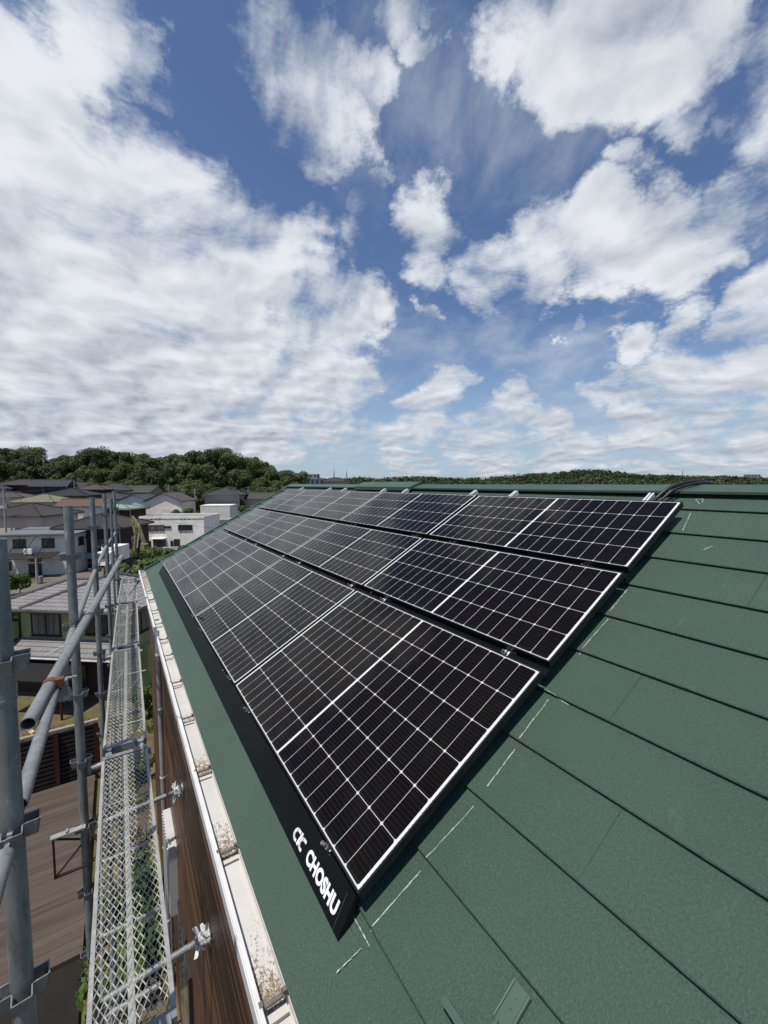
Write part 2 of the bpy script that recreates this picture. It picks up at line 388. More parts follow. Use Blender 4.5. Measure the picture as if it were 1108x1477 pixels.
# ------------------------------------------------------------------ the lie of the land
PROF = [(-900,684),(-500,660),(-200,650),(0,641),(40,642),(55,650),(64,661),(75,658),(90,653),(130,646),(175,645),(200,648),(222,656),(230,657),(240,651),(255,649),(275,651),(285,645),
        (310,643),(325,646),(345,655),(355,654),(380,659),(393,668),(405,672),(415,674),(427,677),(433,684),(438,700),(470,712),(520,716)]
def prof(x):
    for (a, b), (c, d) in zip(PROF, PROF[1:]):
        if a <= x <= c: return b + (d-b)*(x-a)/(c-a)
    return 716 if x > 0 else 684
def px_of(x, y):
    v = Vector((x, y, CAM.z)) - CAM; dd = v.dot(fw)
    return (554 + FPX*v.dot(rt)/dd, dd) if dd > 1 else (None, dd)
TREE_H = 13.0
VAL = -5.3                                 # valley floor
def sst(a, b, x):
    t = max(0, min(1, (x-a)/(b-a))); return t*t*(3-2*t)   # also runs backwards when a > b
def ground_h(x, y):
    if y < 11: base = 0.
    else: base = VAL*sst(11.5, 21, y)
    r = math.hypot(x-CAM.x, y-CAM.y); p, dd = px_of(x, y)
    if p is not None and dd > 100:
        top = CAM.z + (697.6-prof(max(-900, min(520, p))))/FPX*min(dd, 165)
        hill = max(VAL, top - TREE_H)
        base += (hill-base)*sst(124, 163, dd)
        if p < 432: base += 6.5*sst(172, 192, dd)*sst(445, 415, p)
    base += .25*math.sin(x*.07+1)*math.sin(y*.05) * sst(40, 80, r)
    return base
def build_ground():
    mb = MB(); rs = [0]
    r = 1.2
    while r < 5200: rs.append(r); r *= 1.085 if r > 60 else 1.13
    n = 180; vs = [(0, 8, ground_h(0, 8)-.02)]
    for r in rs[1:]:
        for j in range(n):
            a = 2*math.pi*j/n; x, y = r*math.sin(a), 8 + r*math.cos(a); vs.append((x, y, ground_h(x, y)-.02))
    fs = [(0, 1+(j+1) % n, 1+j) for j in range(n)]
    for k in range(len(rs)-2):
        for j in range(n):
            q = (j+1) % n; fs.append((1+k*n+j, 1+k*n+q, 1+(k+1)*n+q, 1+(k+1)*n+j))
    mb.add(vs, [f[::-1] for f in fs])
    t = NT('ground_cover'); o = t.obj(); s = t.sep(o)
    rad = t.node('ShaderNodeVectorMath', operation='LENGTH'); t.L.new(t.vm('MULTIPLY', o, (1, 1, 0)), rad.inputs[0]); rad = rad.outputs['Value']
    big = t.noise(o, .06, 5, .6); fi = t.noise(o, 2.2, 6, .7)
    soil = t.mix(t.ramp(fi, .3, .7), (.075, .052, .034, 1), (.17, .125, .080, 1))
    weeds = t.mix(t.ramp(t.noise(o, .55, 6, .65), .47, .58), soil, t.mix(t.ramp(fi, .35, .65), (.045, .06, .018, 1), (.13, .125, .035, 1)))
    town = t.mix(t.ramp(fi, .3, .7), (.105, .093, .080, 1), (.19, .165, .14, 1))
    town = t.mix(t.ramp(big, .57, .63), town, (.055, .072, .028, 1))
    wood = t.mix(t.ramp(t.noise(o, .3, 5, .7), .3, .7), (.020, .034, .011, 1), (.048, .062, .022, 1))
    k = t.mix(t.ramp(s[1], 28, 36), weeds, town); 
    dp = t.node('ShaderNodeVectorMath', operation='DOT_PRODUCT'); t.L.new(o, dp.inputs[0]); dp.inputs[1].default_value = (math.sin(YAW), math.cos(YAW), 0)
    k = t.mix(t.ramp(dp.outputs['Value'], 122, 132), k, wood)
    t.bump(fi, .4, .05)
    g = mb.build('ground', t.fin(k, .95, 0, .15), smooth=True); tag(g, kind='structure')
build_ground()

# ------------------------------------------------------------------ the house with the green roof
EY0, EY1 = -3.2, 7.80                       # near and far ends of the roof
COURSES = [-.321, -.0265, .2385, .5215, .8015, 1.072, 1.356, 1.633, 1.902, 2.173, 2.440, 2.717, 3.001]
def RR(Y, v, h): return RP(Y, v, h-.018)
RMR = RM @ Matrix.Translation((0, 0, -.018))
house = empty('green_roofed_house', (2.6, 2.2, 0), 0, 'brown sided house with a green sheet steel roof, beside the scaffolding', 'house')
hinv = Matrix.Translation((-2.6, -2.2, 0))
def own(o):                                  # keeps world coordinates under the house
    o.parent = house; o.matrix_parent_inverse = hinv; return o
def build_roof():
    mb = MB(); st = .017; prof_ = []
    for i in range(len(COURSES)-1):
        a, b = COURSES[i], COURSES[i+1]
        if i == 0: prof_ += [(a, -.125, 0), (a, -.100, 0)]
        else: prof_ += [(a+.024, -.1005, 1), (a+.024, -.100+st*.42, 1), (a+.001, -.100+st*.45, 1), (a, -.100+st*.8, 0), (a+.004, -.100+st, 0)]
        prof_ += [(b+.024, -.1005, 0)] if i < len(COURSES)-2 else [(b, -.1005, 0)]
    # split along the eave so the surface can carry standing joints
    ys = [EY0, EY1]
    for (v0, h0, _), (v1, h1, k) in zip(prof_, prof_[1:]):
        p = [RR(EY0, v0, h0), RR(EY1, v0, h0), RR(EY1, v1, h1), RR(EY0, v1, h1)]
        mb.add(p, [(0, 3, 2, 1)], [[(EY0, v0), (EY0, v1), (EY1, v1), (EY1, v0)]])
    # the far slope beyond the ridge, and the underside
    vr = COURSES[-1]; top = RR(0, vr, -.1005); dx = 3.3*CT; dz = -3.3*ST
    q = lambda Y, k, o=0: Vector((top.x + dx*k, Y, top.z + dz*k - o))
    mb.add([q(EY0, 0), q(EY1, 0), q(EY1, 1), q(EY0, 1)], [(0, 3, 2, 1)], [[(EY0, 3), (EY0, 6.3), (EY1, 6.3), (EY1, 3)]])
    e = RR(0, COURSES[0], -.125); u = .05
    for Y in (EY0, EY1):
        poly = [Vector((e.x, Y, e.z)), Vector((top.x, Y, top.z-.002)), q(Y, 1), q(Y, 1, u), Vector((top.x, Y, top.z-u-.02)), Vector((e.x+.02, Y, e.z-u))]
        mb.add(poly, [(0, 1, 2, 3, 4, 5)])
    mb.add([Vector((e.x+.02, EY0, e.z-u)), Vector((e.x+.02, EY1, e.z-u)), Vector((top.x, EY1, top.z-u-.02)), Vector((top.x, EY0, top.z-u-.02)), q(EY1, 1, u), q(EY0, 1, u)],
           [(0, 1, 2, 3), (3, 2, 4, 5)])
    roof = own(mb.build('roof', M_ROOF))
    # standing joints between the sheets of each course
    r2 = random.Random(5)
    fixed = {3: [-0.465], 5: [-0.290], 8: [-0.499]}
    for i in range(len(COURSES)-1):
        ysj = fixed.get(i, []) + [(-2.6 if i % 2 else -1.5) + r2.uniform(-.1, .1)]
        for Y in ysj:
            j = MB()
            v0, v1 = COURSES[i]+.004, COURSES[i+1]+.0
            hh = lambda v: -.1+.017*(1-(v-v0)/(v1+.024-v0))
            pts = [RR(Y-.0016, v0, hh(v0)+.0006), RR(Y+.0016, v0, hh(v0)+.0006), RR(Y+.0016, v1, hh(v1)+.0006), RR(Y-.0016, v1, hh(v1)+.0006)]
            j.add(pts, [(0, 3, 2, 1)]); j.build('sheet_joint', M_DKGREEN, roof)
    # verge trim at the far end
    vt = MB(); vt.M = RMR
    vt.bx((EY1-.045, COURSES[0], -.097), (EY1+.012, 2.97, -.068)); vt.bx((EY1+.012, COURSES[0], -.17), (EY1+.022, 2.97, -.070))
    vt.build('verge_trim', M_CAP, roof)
    rc = MB()                                  # folded ridge cap, its lower edge standing off the sheets
    def cap(Y0, Y1, vlo, hlo, zp, th):
        a = RR(0, vlo, hlo); pk = Vector((RR(0, 3.001, -.1).x, 0, zp)); b = Vector((2*pk.x-a.x, 0, a.z))
        poly = [a, pk, b, b-Vector((0, 0, th)), Vector((pk.x+.03, 0, pk.z-th)), Vector((pk.x-.03, 0, pk.z-th)), a-Vector((0, 0, th))]
        rc.prism(poly, (0, Y0, 0), (0, Y1, 0))
    cap(EY0, EY1+.01, 2.874, -.046, Z0+1.366, .016)
    rc.build('ridge_cap', M_CAP, roof)
    rb = MB(); a = RR(0, 2.894, -.099); b = RR(0, 2.894, -.064)
    rb.prism([a, RR(0, 2.932, -.099), RR(0, 2.932, -.06), b], (0, EY0, 0), (0, EY1-.02, 0))
    rb.build('ridge_batten', M_DKGREEN, roof)
    rc = MB(); cap(3.10, 4.58, 2.852, -.022, Z0+1.400, .048)
    v = rc.build('ridge_vent', M_CAP, roof)
    # chalk lines left by the fitters
    for k, (Ya, va, Yb, vb) in enumerate([(-0.04, -0.032, -0.047, 0.2), (-0.037, -0.171, -0.049, -0.077), (-0.042, 0.24, -0.057, 0.487), (-0.057, 0.573, -0.047, 0.766), (-0.04, 0.811, -0.029, 1.043), (-0.004, 1.662, 0.005, 1.872), (-0.011, 1.338, -0.014, 1.62), (-0.046, 2.466, -0.008, 2.689), (0.019, 2.846, -0.024, 2.787), (0.019, 2.846, -0.019, 2.858), (-0.019, 2.858, -0.033, 2.805), (0.035, 1.08, -0.115, 1.066), (0.069, -0.054, -0.065, -0.055), (-0.2, 2.3, -0.23, 2.35), (-0.62, 1.72, -0.6, 1.8)]):
        c = MB(); n = 16; prev = None; rr = random.Random(k)
        pts = []
        for i in range(n+1):
            t = i/n; v = va+(vb-va)*t; Y = Ya+(Yb-Ya)*t + rr.uniform(-.0012, .0012)
            ci = max(q for q in range(len(COURSES)-1) if COURSES[q] <= v+1e-6)
            hh = -.1+.017*(1-(v-COURSES[ci])/(COURSES[ci+1]+.024-COURSES[ci]))+.0009
            pts.append((Y, v, hh))
        L = math.hypot(Yb-Ya, vb-va); nx, ny = (vb-va)/L, -(Yb-Ya)/L
        for (A, B) in zip(pts, pts[1:]):
            w = rr.uniform(.0006, .0022)
            c.add([RR(A[0]-nx*w, A[1]-ny*w, A[2]), RR(A[0]+nx*w, A[1]+ny*w, A[2]), RR(B[0]+nx*w, B[1]+ny*w, B[2]), RR(B[0]-nx*w, B[1]-ny*w, B[2])], [(0, 3, 2, 1)])
        c.build('chalk_mark', M_CHALK, roof)
    # snow guard: ribbed plate, bent tongue, upright flange
    s = MB(); s.M = RMR; Yc = -.475; h0 = -.089
    s.bx((Yc-.029, .120, h0), (Yc+.029, .218, h0+.0025))
    for d in (-.024, .024): s.tube([(Yc+d, .122, h0+.003), (Yc+d, .216, h0+.003)], .0042, 8)
    for v in (.165, .190): s.tube([(Yc, v, h0), (Yc, v, h0+.005)], .0035, 10)
    s.add([(Yc-.012, .122, h0+.002), (Yc+.016, .122, h0+.002), (Yc+.026, .072, h0+.003), (Yc-.028, .06, h0+.003),
           (Yc-.012, .122, h0-.001), (Yc+.016, .122, h0-.001), (Yc+.026, .072, h0-.001), (Yc-.028, .06, h0-.001)],
          [(0,3,2,1),(4,5,6,7),(0,1,5,4),(1,2,6,5),(2,3,7,6),(3,0,4,7)])
    s.bx((Yc-.030, .052, h0), (Yc+.125, .0555, h0+.045)); s.bx((Yc-.030, .036, h0+.043), (Yc+.125, .0555, h0+.0455))
    s.bx((Yc+.006, .10, h0+.002), (Yc+.012, .125, h0+.008))
    s.build('snow_guard', M_CAP, roof)
    return roof
M_CHALK = mottled('chalk', (.40, .44, .42), (.22, .27, .25), 110, .9, lo=.36, hi=.52)
roof = build_roof()
def build_house_body():
    WX = -.205; FX = 5.6; y0, y1 = EY0+.1, 7.42; zt = RR(0, COURSES[0], -.125).z - .05
    mb = MB(); ridge = RR(0, 3.001, -.18)
    poly = [(WX, 0), (FX, 0), (FX, zt+.02), (ridge.x, ridge.z-.05), (WX, zt+.02)]
    mb.prism([(x, 0, z) for x, z in poly], (0, y0, 0), (0, y1, 0))
    own(mb.build('wall', M_SIDING))
    f = MB(); f.bx((-.240, EY0+.02, zt-.12), (-.206, EY1-.02, Z0-.318)); f.bx((-.245, EY0+.02, zt-.135), (WX-.001, EY1-.02, zt-.121))
    own(f.build('fascia', M_FASCIA))
    # gutter: open trough with a doubled outer lip
    g = MB(); gx0, gx1, zb, zl = -.3095, -.221, Z0-.312, Z0-.262
    zi = Z0-.288
    prof_ = [(gx1, zi), (gx1, zb+.006), (gx1-.006, zb), (gx0+.010, zb), (gx0+.004, zb+.006), (gx0+.001, zl-.002)]
    outr = [(gx1+.003, zi), (gx1+.003, zb), (gx1-.004, zb-.003), (gx0+.008, zb-.003), (gx0+.000, zb+.004), (gx0-.002, zl-.002)]
    pl = prof_ + outr[::-1]
    g.prism([(x, 0, z) for x, z in pl], (0, EY0+.05, 0), (0, EY1+.03, 0))
    gut = own(g.build('gutter', M_GUT))
    l = MB(); l.bx((gx0-.014, EY0+.05, zl-.010), (gx0+.004, EY1+.03, zl)); l.bx((gx0-.0185, EY0+.05, zb-.004), (gx0-.0142, EY1+.03, zl+.004))
    l.build('gutter_lip', M_GUTCLEAN, gut)
    for Y in (.075, .72, 1.34, 1.98, 2.6, 3.245, 3.73, 4.31, 4.92, 5.54, 6.1):
        h = MB(); h.bx((gx0+.004, Y-.007, zl-.018), (gx1-.002, Y+.007, zl-.012)); h.bx((gx0-.004, Y-.009, zl-.018), (gx0+.008, Y+.009, zl+.002))
        h.bx((gx1-.016, Y-.007, zl-.012), (gx1-.003, Y+.007, zl+.002)); h.tube([(gx1-.014, Y-.016, zl-.012), (gx1-.014, Y+.016, zl-.012)], .0035, 8)
        h.build('gutter_hanger', M_HANGER, gut)
        h = MB(); h.bx((gx0+.008, Y-.040, zb+.002), (gx1-.006, Y-.032, zb+.0045)); h.build('joint_strip', M_HANGER, gut)
    e = MB(); e.bx((gx0-.016, EY1+.03, zb-.006), (gx1+.004, EY1+.036, zl+.004)); e.build('end_cap', M_GUTCLEAN, gut)
    # downpipe with straps
    d = MB(); d.tube([(-.262, 4.60, .02), (-.262, 4.60, zb)], .030, 14); dp = own(d.build('downpipe', M_PIPE, smooth=True))
    for z in (.9, 1.9, 2.85, 3.75, 4.45):
        s = MB(); s.tube([(-.262, 4.60, z-.012), (-.262, 4.60, z+.012)], .034, 14); s.bx((-.232, 4.594, z-.01), (-.2, 4.606, z+.01)); s.build('pipe_strap', M_ALU, dp)
    # ribbed shutter box and a narrow window on the wall below the eave
    b = MB(); b.bx((WX-.085, 3.75, 1.75), (WX-.002, 4.40, 2.55))
    for i in range(12): b.bx((WX-.097, 3.78+i*.052, 1.77), (WX-.085, 3.805+i*.052, 2.53))
    own(b.build('shutter_box', M_SHUT))
    w = MB(); w.bx((WX-.03, 2.75, .75), (WX-.002, 3.60, 2.05)); wn = own(w.build('window', M_WFRAME))
    p = MB(); p.bx((WX-.034, 2.80, .80), (WX-.031, 3.55, 2.0)); p.build('pane', M_CURTAIN, wn)
    w = MB(); w.bx((WX-.05, .2, .4), (WX-.002, 1.9, 2.3)); wn = own(w.build('window', M_WFRAMEW))
    p = MB(); p.bx((WX-.056, .26, .46), (WX-.051, 1.02, 2.24)); p.bx((WX-.056, 1.08, .46), (WX-.051, 1.84, 2.24)); p.build('pane', M_CURTAIN, wn)
M_PIPE = mottled('grey_brown_pipe', (.36, .33, .32), (.24, .21, .20), 4, .4)
M_SHUT = mottled('pale_shutter', (.50, .49, .46), (.42, .41, .39), 4, .5)
build_house_body()

# ------------------------------------------------------------------ solar panels
ROWV = [(0., 1.092, 6), (1.152, .716, 4), (1.918, .716, 4)]
ORD = ['at the near end', 'second from the near end', 'third from the near end', 'at the far end']
ROWN = ['large solar panel in the lowest row, ', 'slim solar panel in the middle row, ', 'slim solar panel in the top row, ']
EXTRA = [['above the white lettering', 'beside the lettered panel', 'with a grey sheen', 'above the far gutter end'],
         ['above the chalk marks', '', '', 'with a pale sky sheen'], ['next to the black cable', '', '', 'by the verge']]
def make_panel(W, nr, mat):
    root = empty('solar_panel', (0, 0, 0))
    f = MB(); fwid = .0075; t = .035
    for a, b in (((0, 0), (PL, fwid)), ((0, W-fwid), (PL, W)), ((0, fwid), (fwid, W-fwid)), ((PL-fwid, fwid), (PL, W-fwid))):
        f.bx((a[0], a[1], -t), (b[0], b[1], 0))
    f.bx((.03, .03, -.030), (PL-.03, W-.03, -.012))
    f.build('frame', M_BLACK, root)
    g = MB(); z = -.0018; a, b, c, d = fwid, PL-fwid, fwid, W-fwid
    g.add([(a, c, z), (b, c, z), (b, d, z), (a, d, z), (a, c, z-.006), (b, c, z-.006), (b, d, z-.006), (a, d, z-.006)],
          [(0,1,2,3),(4,7,6,5),(0,4,5,1),(1,5,6,2),(2,6,7,3),(3,7,4,0)], [[(a, c), (b, c), (b, d), (a, d)]] + [None]*5)
    o = g.build('cell_sheet', mat, root)
    return root
RL = Matrix(((0, CT, -ST), (1, 0, 0), (0, ST, CT))).to_4x4()
# panel axes: local x along the eave, local y up the slope
pan6 = make_panel(1.092, 6, M_CELL6); pan4 = make_panel(.716, 4, M_CELL4); used = set()
for r, (v, W, nr) in enumerate(ROWV):
    for k in range(4):
        src = pan6 if nr == 6 else pan4
        o = src if nr not in used else copy_tree(src)
        used.add(nr)
        p = RP(k*1.722 + (.007 if k else 0), v, 0)
        X = Vector((0, 1, 0)); Yv = Vector((CT, 0, ST)); Zv = X.cross(Yv)
        o.rotation_euler = Matrix((( X.x, Yv.x, Zv.x), (X.y, Yv.y, Zv.y), (X.z, Yv.z, Zv.z))).to_euler() if Zv.z > 0 else (0, 0, 0)
        o.location = p
        if Zv.z < 0:                          # keep the glass side up: run local x towards the camera
            X = -X; Zv = X.cross(Yv); o.location = RP(k*1.722 + (.007 if k else 0) + PL, v, 0)
            o.rotation_euler = Matrix(((X.x, Yv.x, Zv.x), (X.y, Yv.y, Zv.y), (X.z, Yv.z, Zv.z))).to_euler()
        tl = random.Random(r*7+k); o.rotation_euler.rotate_axis('X', R(tl.uniform(-.10, .10))); o.rotation_euler.rotate_axis('Y', R(tl.uniform(-.08, .08)))
        ex = EXTRA[r][k]
        tag(o, ROWN[r] + ORD[k] + (' ' + ex if ex else ''), 'solar panel', 'solar panels in three rows on the green roof')
# rails up the slope under the panels, their bright ends by the ridge
for k, Y in enumerate((.25, 1.40, 1.91, 3.10, 3.61, 4.76, 5.32, 6.57)):
    e = empty('mounting_rail', RP(Y, 0, -.1), 0, ['first pale rail end standing out beside the cable', 'pale rail end above the middle of the nearest top panel', 'pale twin rail end left of the nearest top panel', 'pale rail end in front of the right end of the raised ridge vent',
        'pale rail end in front of the left end of the raised ridge vent', 'third pale rail end from the far verge', 'second pale rail end from the far verge', 'pale rail end nearest the far verge'][k] , 'rail', 'mounting rails under the solar panels')
    inv = Matrix.Translation(-RP(Y, 0, -.1))
    m = MB(); m.M = inv @ RM
    m.bx((Y-.017, -.012, -.078), (Y-.005, 2.80, -.038)); m.bx((Y+.005, -.012, -.078), (Y+.017, 2.80, -.038)); m.bx((Y-.005, -.012, -.078), (Y+.005, 2.80, -.070))
    for v in (.12, .9, 1.7, 2.5): m.bx((Y-.03, v-.03, -.119), (Y+.03, v+.03, -.0785))
    m.build('channel', M_ALU, e)
    for v in (-.012, 1.121, 1.890):
        c = MB(); c.M = inv @ RM
        c.bx((Y-.013, v-.007, -.040), (Y+.013, v+.007, -.022)); c.tube([(Y, v, -.022), (Y, v, -.008)], .0055, 8)
        c.build('clamp', M_BOLT, e)
# black cover bars in the gaps between the rows
for k, (v0, v1) in enumerate(((1.098, 1.146), (1.874, 1.912))):
    m = MB(); m.M = RM; m.bx((.003, v0, -.060), (6.88, v1, -.040))
    tag(m.build('gap_cover', M_SKIRT), ['black cover strip in the gap between the lowest and middle panel rows', 'black cover strip in the gap between the middle and top panel rows'][k], 'cover strip', 'black strips between panel rows')
# eave cover with the maker's lettering
def build_skirt():
    e = empty('eave_cover', RP(3.4, -.08, -.1), 0, 'long black eave cover below the lowest panels, with white lettering at its near end', 'cover')
    inv = Matrix.Translation(-RP(3.4, -.08, -.1))
    m = MB(); m.M = inv @ RM
    A, B, C, D = (-.131, -.114), (-.130, -.109), (-.010, -.0385), (-.004, -.046)  # top edge carried up to the frames, standing in for the shaded gap
    F = (-.080, -.1145)
    n = [A, B, C, D, F]
    m.prism([(0, v, h) for v, h in n], (.030, 0, 0), (6.885, 0, 0))
    m.build('cover_plate', M_SKIRT, e)
    z = MB(); z.M = inv @ RM
    z.prism([(0, -.1305, -.1085), (0, -.027, -.0428), (0, -.027, -.0420), (0, -.1305, -.1077)], (.066, 0, 0), (.0668, 0, 0)); z.build('end_fold', M_HANGER, e)
    # lettering lies on the sloping plate: reads from the far side towards the near end
    v0, h0, v1, h1 = B[0], B[1], C[0], C[1]
    sl = math.hypot(v1-v0, h1-h0); dv, dh = (v1-v0)/sl, (h1-h0)/sl
    def put(txt, Ystart, s0, size, name, shear=0., off=0., space=1., w=None):
        cu = bpy.data.curves.new(name, 'FONT'); cu.body = txt; cu.size = size; cu.shear = shear; cu.offset = off; cu.space_character = space; cu.extrude = .0004
        cu.resolution_u = 8
        tmp = bpy.data.objects.new(name, cu); col.objects.link(tmp)
        bpy.context.view_layer.update()
        me = bpy.data.meshes.new_from_object(tmp.evaluated_get(bpy.context.evaluated_depsgraph_get()))
        bpy.data.objects.remove(tmp)
        xs = [v.co.x for v in me.vertices]; x0, x1 = min(xs), max(xs)
        k = (w/(x1-x0)) if w else 1.
        for v in me.vertices:
            x, y, zz = (v.co.x-x0)*k, v.co.y, v.co.z
            s = s0 + y; o = .0006 + max(zz, 0)
            v.co = inv @ RP(Ystart - x, v0 + dv*s - dh*o, h0 + dh*s + dv*o)
        me.materials.clear(); me.materials.append(M_WHITEPRINT)
        ob = bpy.data.objects.new(name, me); col.objects.link(ob); ob.parent = e
    put('CHOSHU', .346, .029, .0655, 'lettering', 0., .0030, 1.02, .262)
    # the slanted c-l-c mark, built from thick strokes
    lg = MB(); lg.M = inv
    def stroke(pts, w):
        for (x0, y0), (x1, y1) in zip(pts, pts[1:]):
            L = math.hypot(x1-x0, y1-y0); nx, ny = -(y1-y0)/L*w/2, (x1-x0)/L*w/2; ex, ey = (x1-x0)/L*w*.18, (y1-y0)/L*w*.18
            q = [(x0+nx-ex, y0+ny-ey), (x0-nx-ex, y0-ny-ey), (x1-nx+ex, y1-ny+ey), (x1+nx+ex, y1+ny+ey)]
            P = lambda x, y, o: RP(.480-x*1.36, v0 + dv*(y*1.1+.028) - dh*o, h0 + dh*(y*1.1+.028) + dv*o)
            lg.add([P(x, y, .0006) for x, y in q] + [P(x, y, .0011) for x, y in q], [(0,1,2,3),(4,7,6,5),(0,4,5,1),(1,5,6,2),(2,6,7,3),(3,7,4,0)])
    def cshape(cx):
        sh = lambda x, y: (cx + x + y*.12, y)
        pts = [(.026, .036), (.012, .036)]
        for i in range(9):
            a = R(90 + i*22.5); pts.append((.012 + .0125*math.cos(a), .018 + .0165*math.sin(a)))
        pts += [(.022, .0015)]
        stroke([sh(*p) for p in pts], .0098)
    cshape(.000); stroke([(.0335, -.001), (.0415, .042)], .0098); cshape(.042)
    lg.build('logo', M_WHITEPRINT, e)
    # ties and bolts between cover and panels
    for Y in (.262, 1.43, 2.05, 3.5, 4.4, 5.6, 6.35):
        c = MB(); c.M = inv @ RM
        c.tube([(Y+.02, -.018, -.052), (Y+.02, -.018, -.034)], .006, 8); c.tube([(Y+.02, -.018, -.034), (Y+.02, -.018, -.030)], .0085, 6); c.bx((Y-.040, -.026, -.053), (Y+.03, -.014, -.049)); c.bx((Y-.012, -.022, -.049), (Y-.006, -.012, -.042)); c.bx((Y-.035, -.020, -.049), (Y-.030, -.012, -.043))
        c.build('cover_bolt', M_BOLT, e)
build_skirt()
# cable loop over the ridge
def build_cable():
    pts = []
    q = [RP(.215, 2.66, -.055), RP(.20, 2.75, -.048)] + [Vector((x, y, Z0+z)) for x, y, z in ((2.50, .165, 1.335), (2.60, .12, 1.372), (2.71, .075, 1.388), (2.82, .05, 1.380), (2.92, .04, 1.345), (3.02, .03, 1.29), (3.14, .02, 1.19))]
    def cr(p, n=7):
        o = []
        for i in range(len(p)-1):
            a, b, c, d = p[max(i-1, 0)], p[i], p[i+1], p[min(i+2, len(p)-1)]
            for j in range(n):
                t = j/n; o.append(.5*((2*b)+(c-a)*t+(2*a-5*b+4*c-d)*t*t+(3*b-a-3*c+d)*t**3))
        return o + [p[-1]]
    s = cr(q)
    for off, r in ((Vector((0, 0, 0)), .0135), (Vector((.004, -.030, -.010)), .0095)):
        m = MB(); m.tube([p+off for p in s], r, 12)
        o = m.build('cable', M_CABLE, smooth=True)
        tag(o, 'thick black cable arching over the ridge cap from the panel corner' if r > .011 else 'thinner black cable running beside the thick one over the ridge', 'cable', 'black cables over the ridge')
build_cable()

# ------------------------------------------------------------------ scaffolding
POSTS = [(-.866, .134), (-.861, 1.818), (-.822, 3.671), (-.760, 5.474), (-.655, 7.237)]
FL0 = Z0 + .954; FSTEP = .41
def make_post(name, x, y, ztop, rad, label):
    e = empty(name, (x, y, 0), 0, label, 'scaffold post', 'upright posts of the scaffolding')
    m = MB(); m.tube([(0, 0, .02), (0, 0, ztop)], rad, 24, hollow=.003); m.tube([(0, 0, ztop-.05), (0, 0, ztop-.02)], rad-.0031, 16)
    m.build('tube', M_POST, e, True)
    b = MB(); b.box((0, 0, .01), (.14, .14, .02)); b.build('base_plate', M_POST, e)
    j = MB(); zj = FL0 - .085
    j.tube([(0, 0, zj-.004), (0, 0, zj+.004)], rad+.0016, 24); j.tube([(0, 0, zj-1.64), (0, 0, zj-1.632)], rad+.0016, 24); j.build('joint_ring', M_POST, e, True)
    z = FL0
    while z > .3:
        f = MB()
        for a in range(4):
            M = Matrix.Rotation(a*math.pi/2 + .12, 4, 'Z'); f.M = M
            w, pr, h, t = .040, .030, .036, .0028
            # a U-shaped pocket, open at the top, narrower below
            for s in (-1, 1):
                f.add([(rad-.003, s*w/2, z+h/2), (rad+pr, s*w/2, z+h/2), (rad+pr-.006, s*w/2*.9, z-h/2), (rad-.003, s*w/2*.9, z-h/2),
                       (rad-.003, s*(w/2-t), z+h/2), (rad+pr-t, s*(w/2-t), z+h/2), (rad+pr-.006-t, s*(w/2-t)*.9, z-h/2), (rad-.003, s*(w/2-t)*.9, z-h/2)],
                      [(0,1,2,3),(7,6,5,4),(0,4,5,1),(1,5,6,2),(2,6,7,3)])
            f.add([(rad+pr, -w/2, z+h/2), (rad+pr, w/2, z+h/2), (rad+pr-.006, w/2*.9, z-h/2), (rad+pr-.006, -w/2*.9, z-h/2),
                   (rad+pr-t, -w/2, z+h/2), (rad+pr-t, w/2, z+h/2), (rad+pr-.006-t, w/2*.9, z-h/2), (rad+pr-.006-t, -w/2*.9, z-h/2)],
                  [(0,3,2,1),(4,5,6,7),(0,1,5,4),(1,2,6,5),(2,3,7,6),(3,0,4,7)])
        f.build('pocket_ring', M_POST, e); z -= FSTEP
    return e
PLAB = ['thick grey scaffold post at the picture edge, nearest of all', 'grey scaffold post standing just behind the open tube end, flat top clear of the roofs', 'grey scaffold post behind the long diagonal tube, third from the front',
        'slim looking grey scaffold post, fourth from the front', 'farthest grey scaffold post, by the far roof corner']
for (x, y), l in zip(POSTS, PLAB): make_post('scaffold_post', x, y, Z0+1.245, .0228, l)
make_post('scaffold_post', -.872, -1.55, Z0+1.245, .0228, 'grey scaffold post carrying the near end of the guard rail')
m = MB(); m.tube([(-.70, 6.05, .02), (-.70, 6.05, Z0+1.16)], .0165, 16)
tag(m.build('thin_pole', M_RAIL, smooth=True), 'thin pale pole standing between the two farthest scaffold posts', 'pole')
RX = [(-.872, -1.55)] + POSTS
RLAB = ['guard rail running past the nearest post', 'guard rail under the long open tube, between first and second posts', 'guard rail between second and third scaffold posts', 'guard rail between third and fourth scaffold posts', 'guard rail between the two farthest scaffold posts']
for k, ((xa, ya), (xb, yb)) in enumerate(zip(RX, RX[1:])):
    zr = Z0+.548; e = empty('guard_rail', (xa, ya, zr), 0, 'pale galvanised ' + RLAB[k], 'guard rail', 'guard rails along the scaffolding')
    d = Vector((xb-xa, yb-ya, 0)); L = d.length; u = d/L
    m = MB(); m.tube([u*.085, u*(L-.085)], .0185, 18, hollow=.003); m.build('tube', M_RAIL, e, True)
    w = MB()
    for s in (.045, L-.045):
        M = Matrix.Rotation(math.atan2(u.y, u.x), 4, 'Z')
        w.box(u*s + Vector((0, 0, -.012)), (.085, .009, .032), M); w.box(u*(s + (-.022 if s < 1 else .022)) + Vector((0, 0, -.026)), (.018, .010, .070), M)
    w.build('wedge', M_RAIL, e)
e = empty('long_tube', (-.903, .623, Z0+.572), 0, 'long grey tube with an open cut end, slung beside the guard rails', 'tube')
m = MB(); m.tube([(0, 0, 0), (.300, 3.431, .022)], .0226, 28, hollow=.003); m.build('tube', M_RAIL, e, True)
m = MB(); u = Vector((.300, 3.431, .022)).normalized()
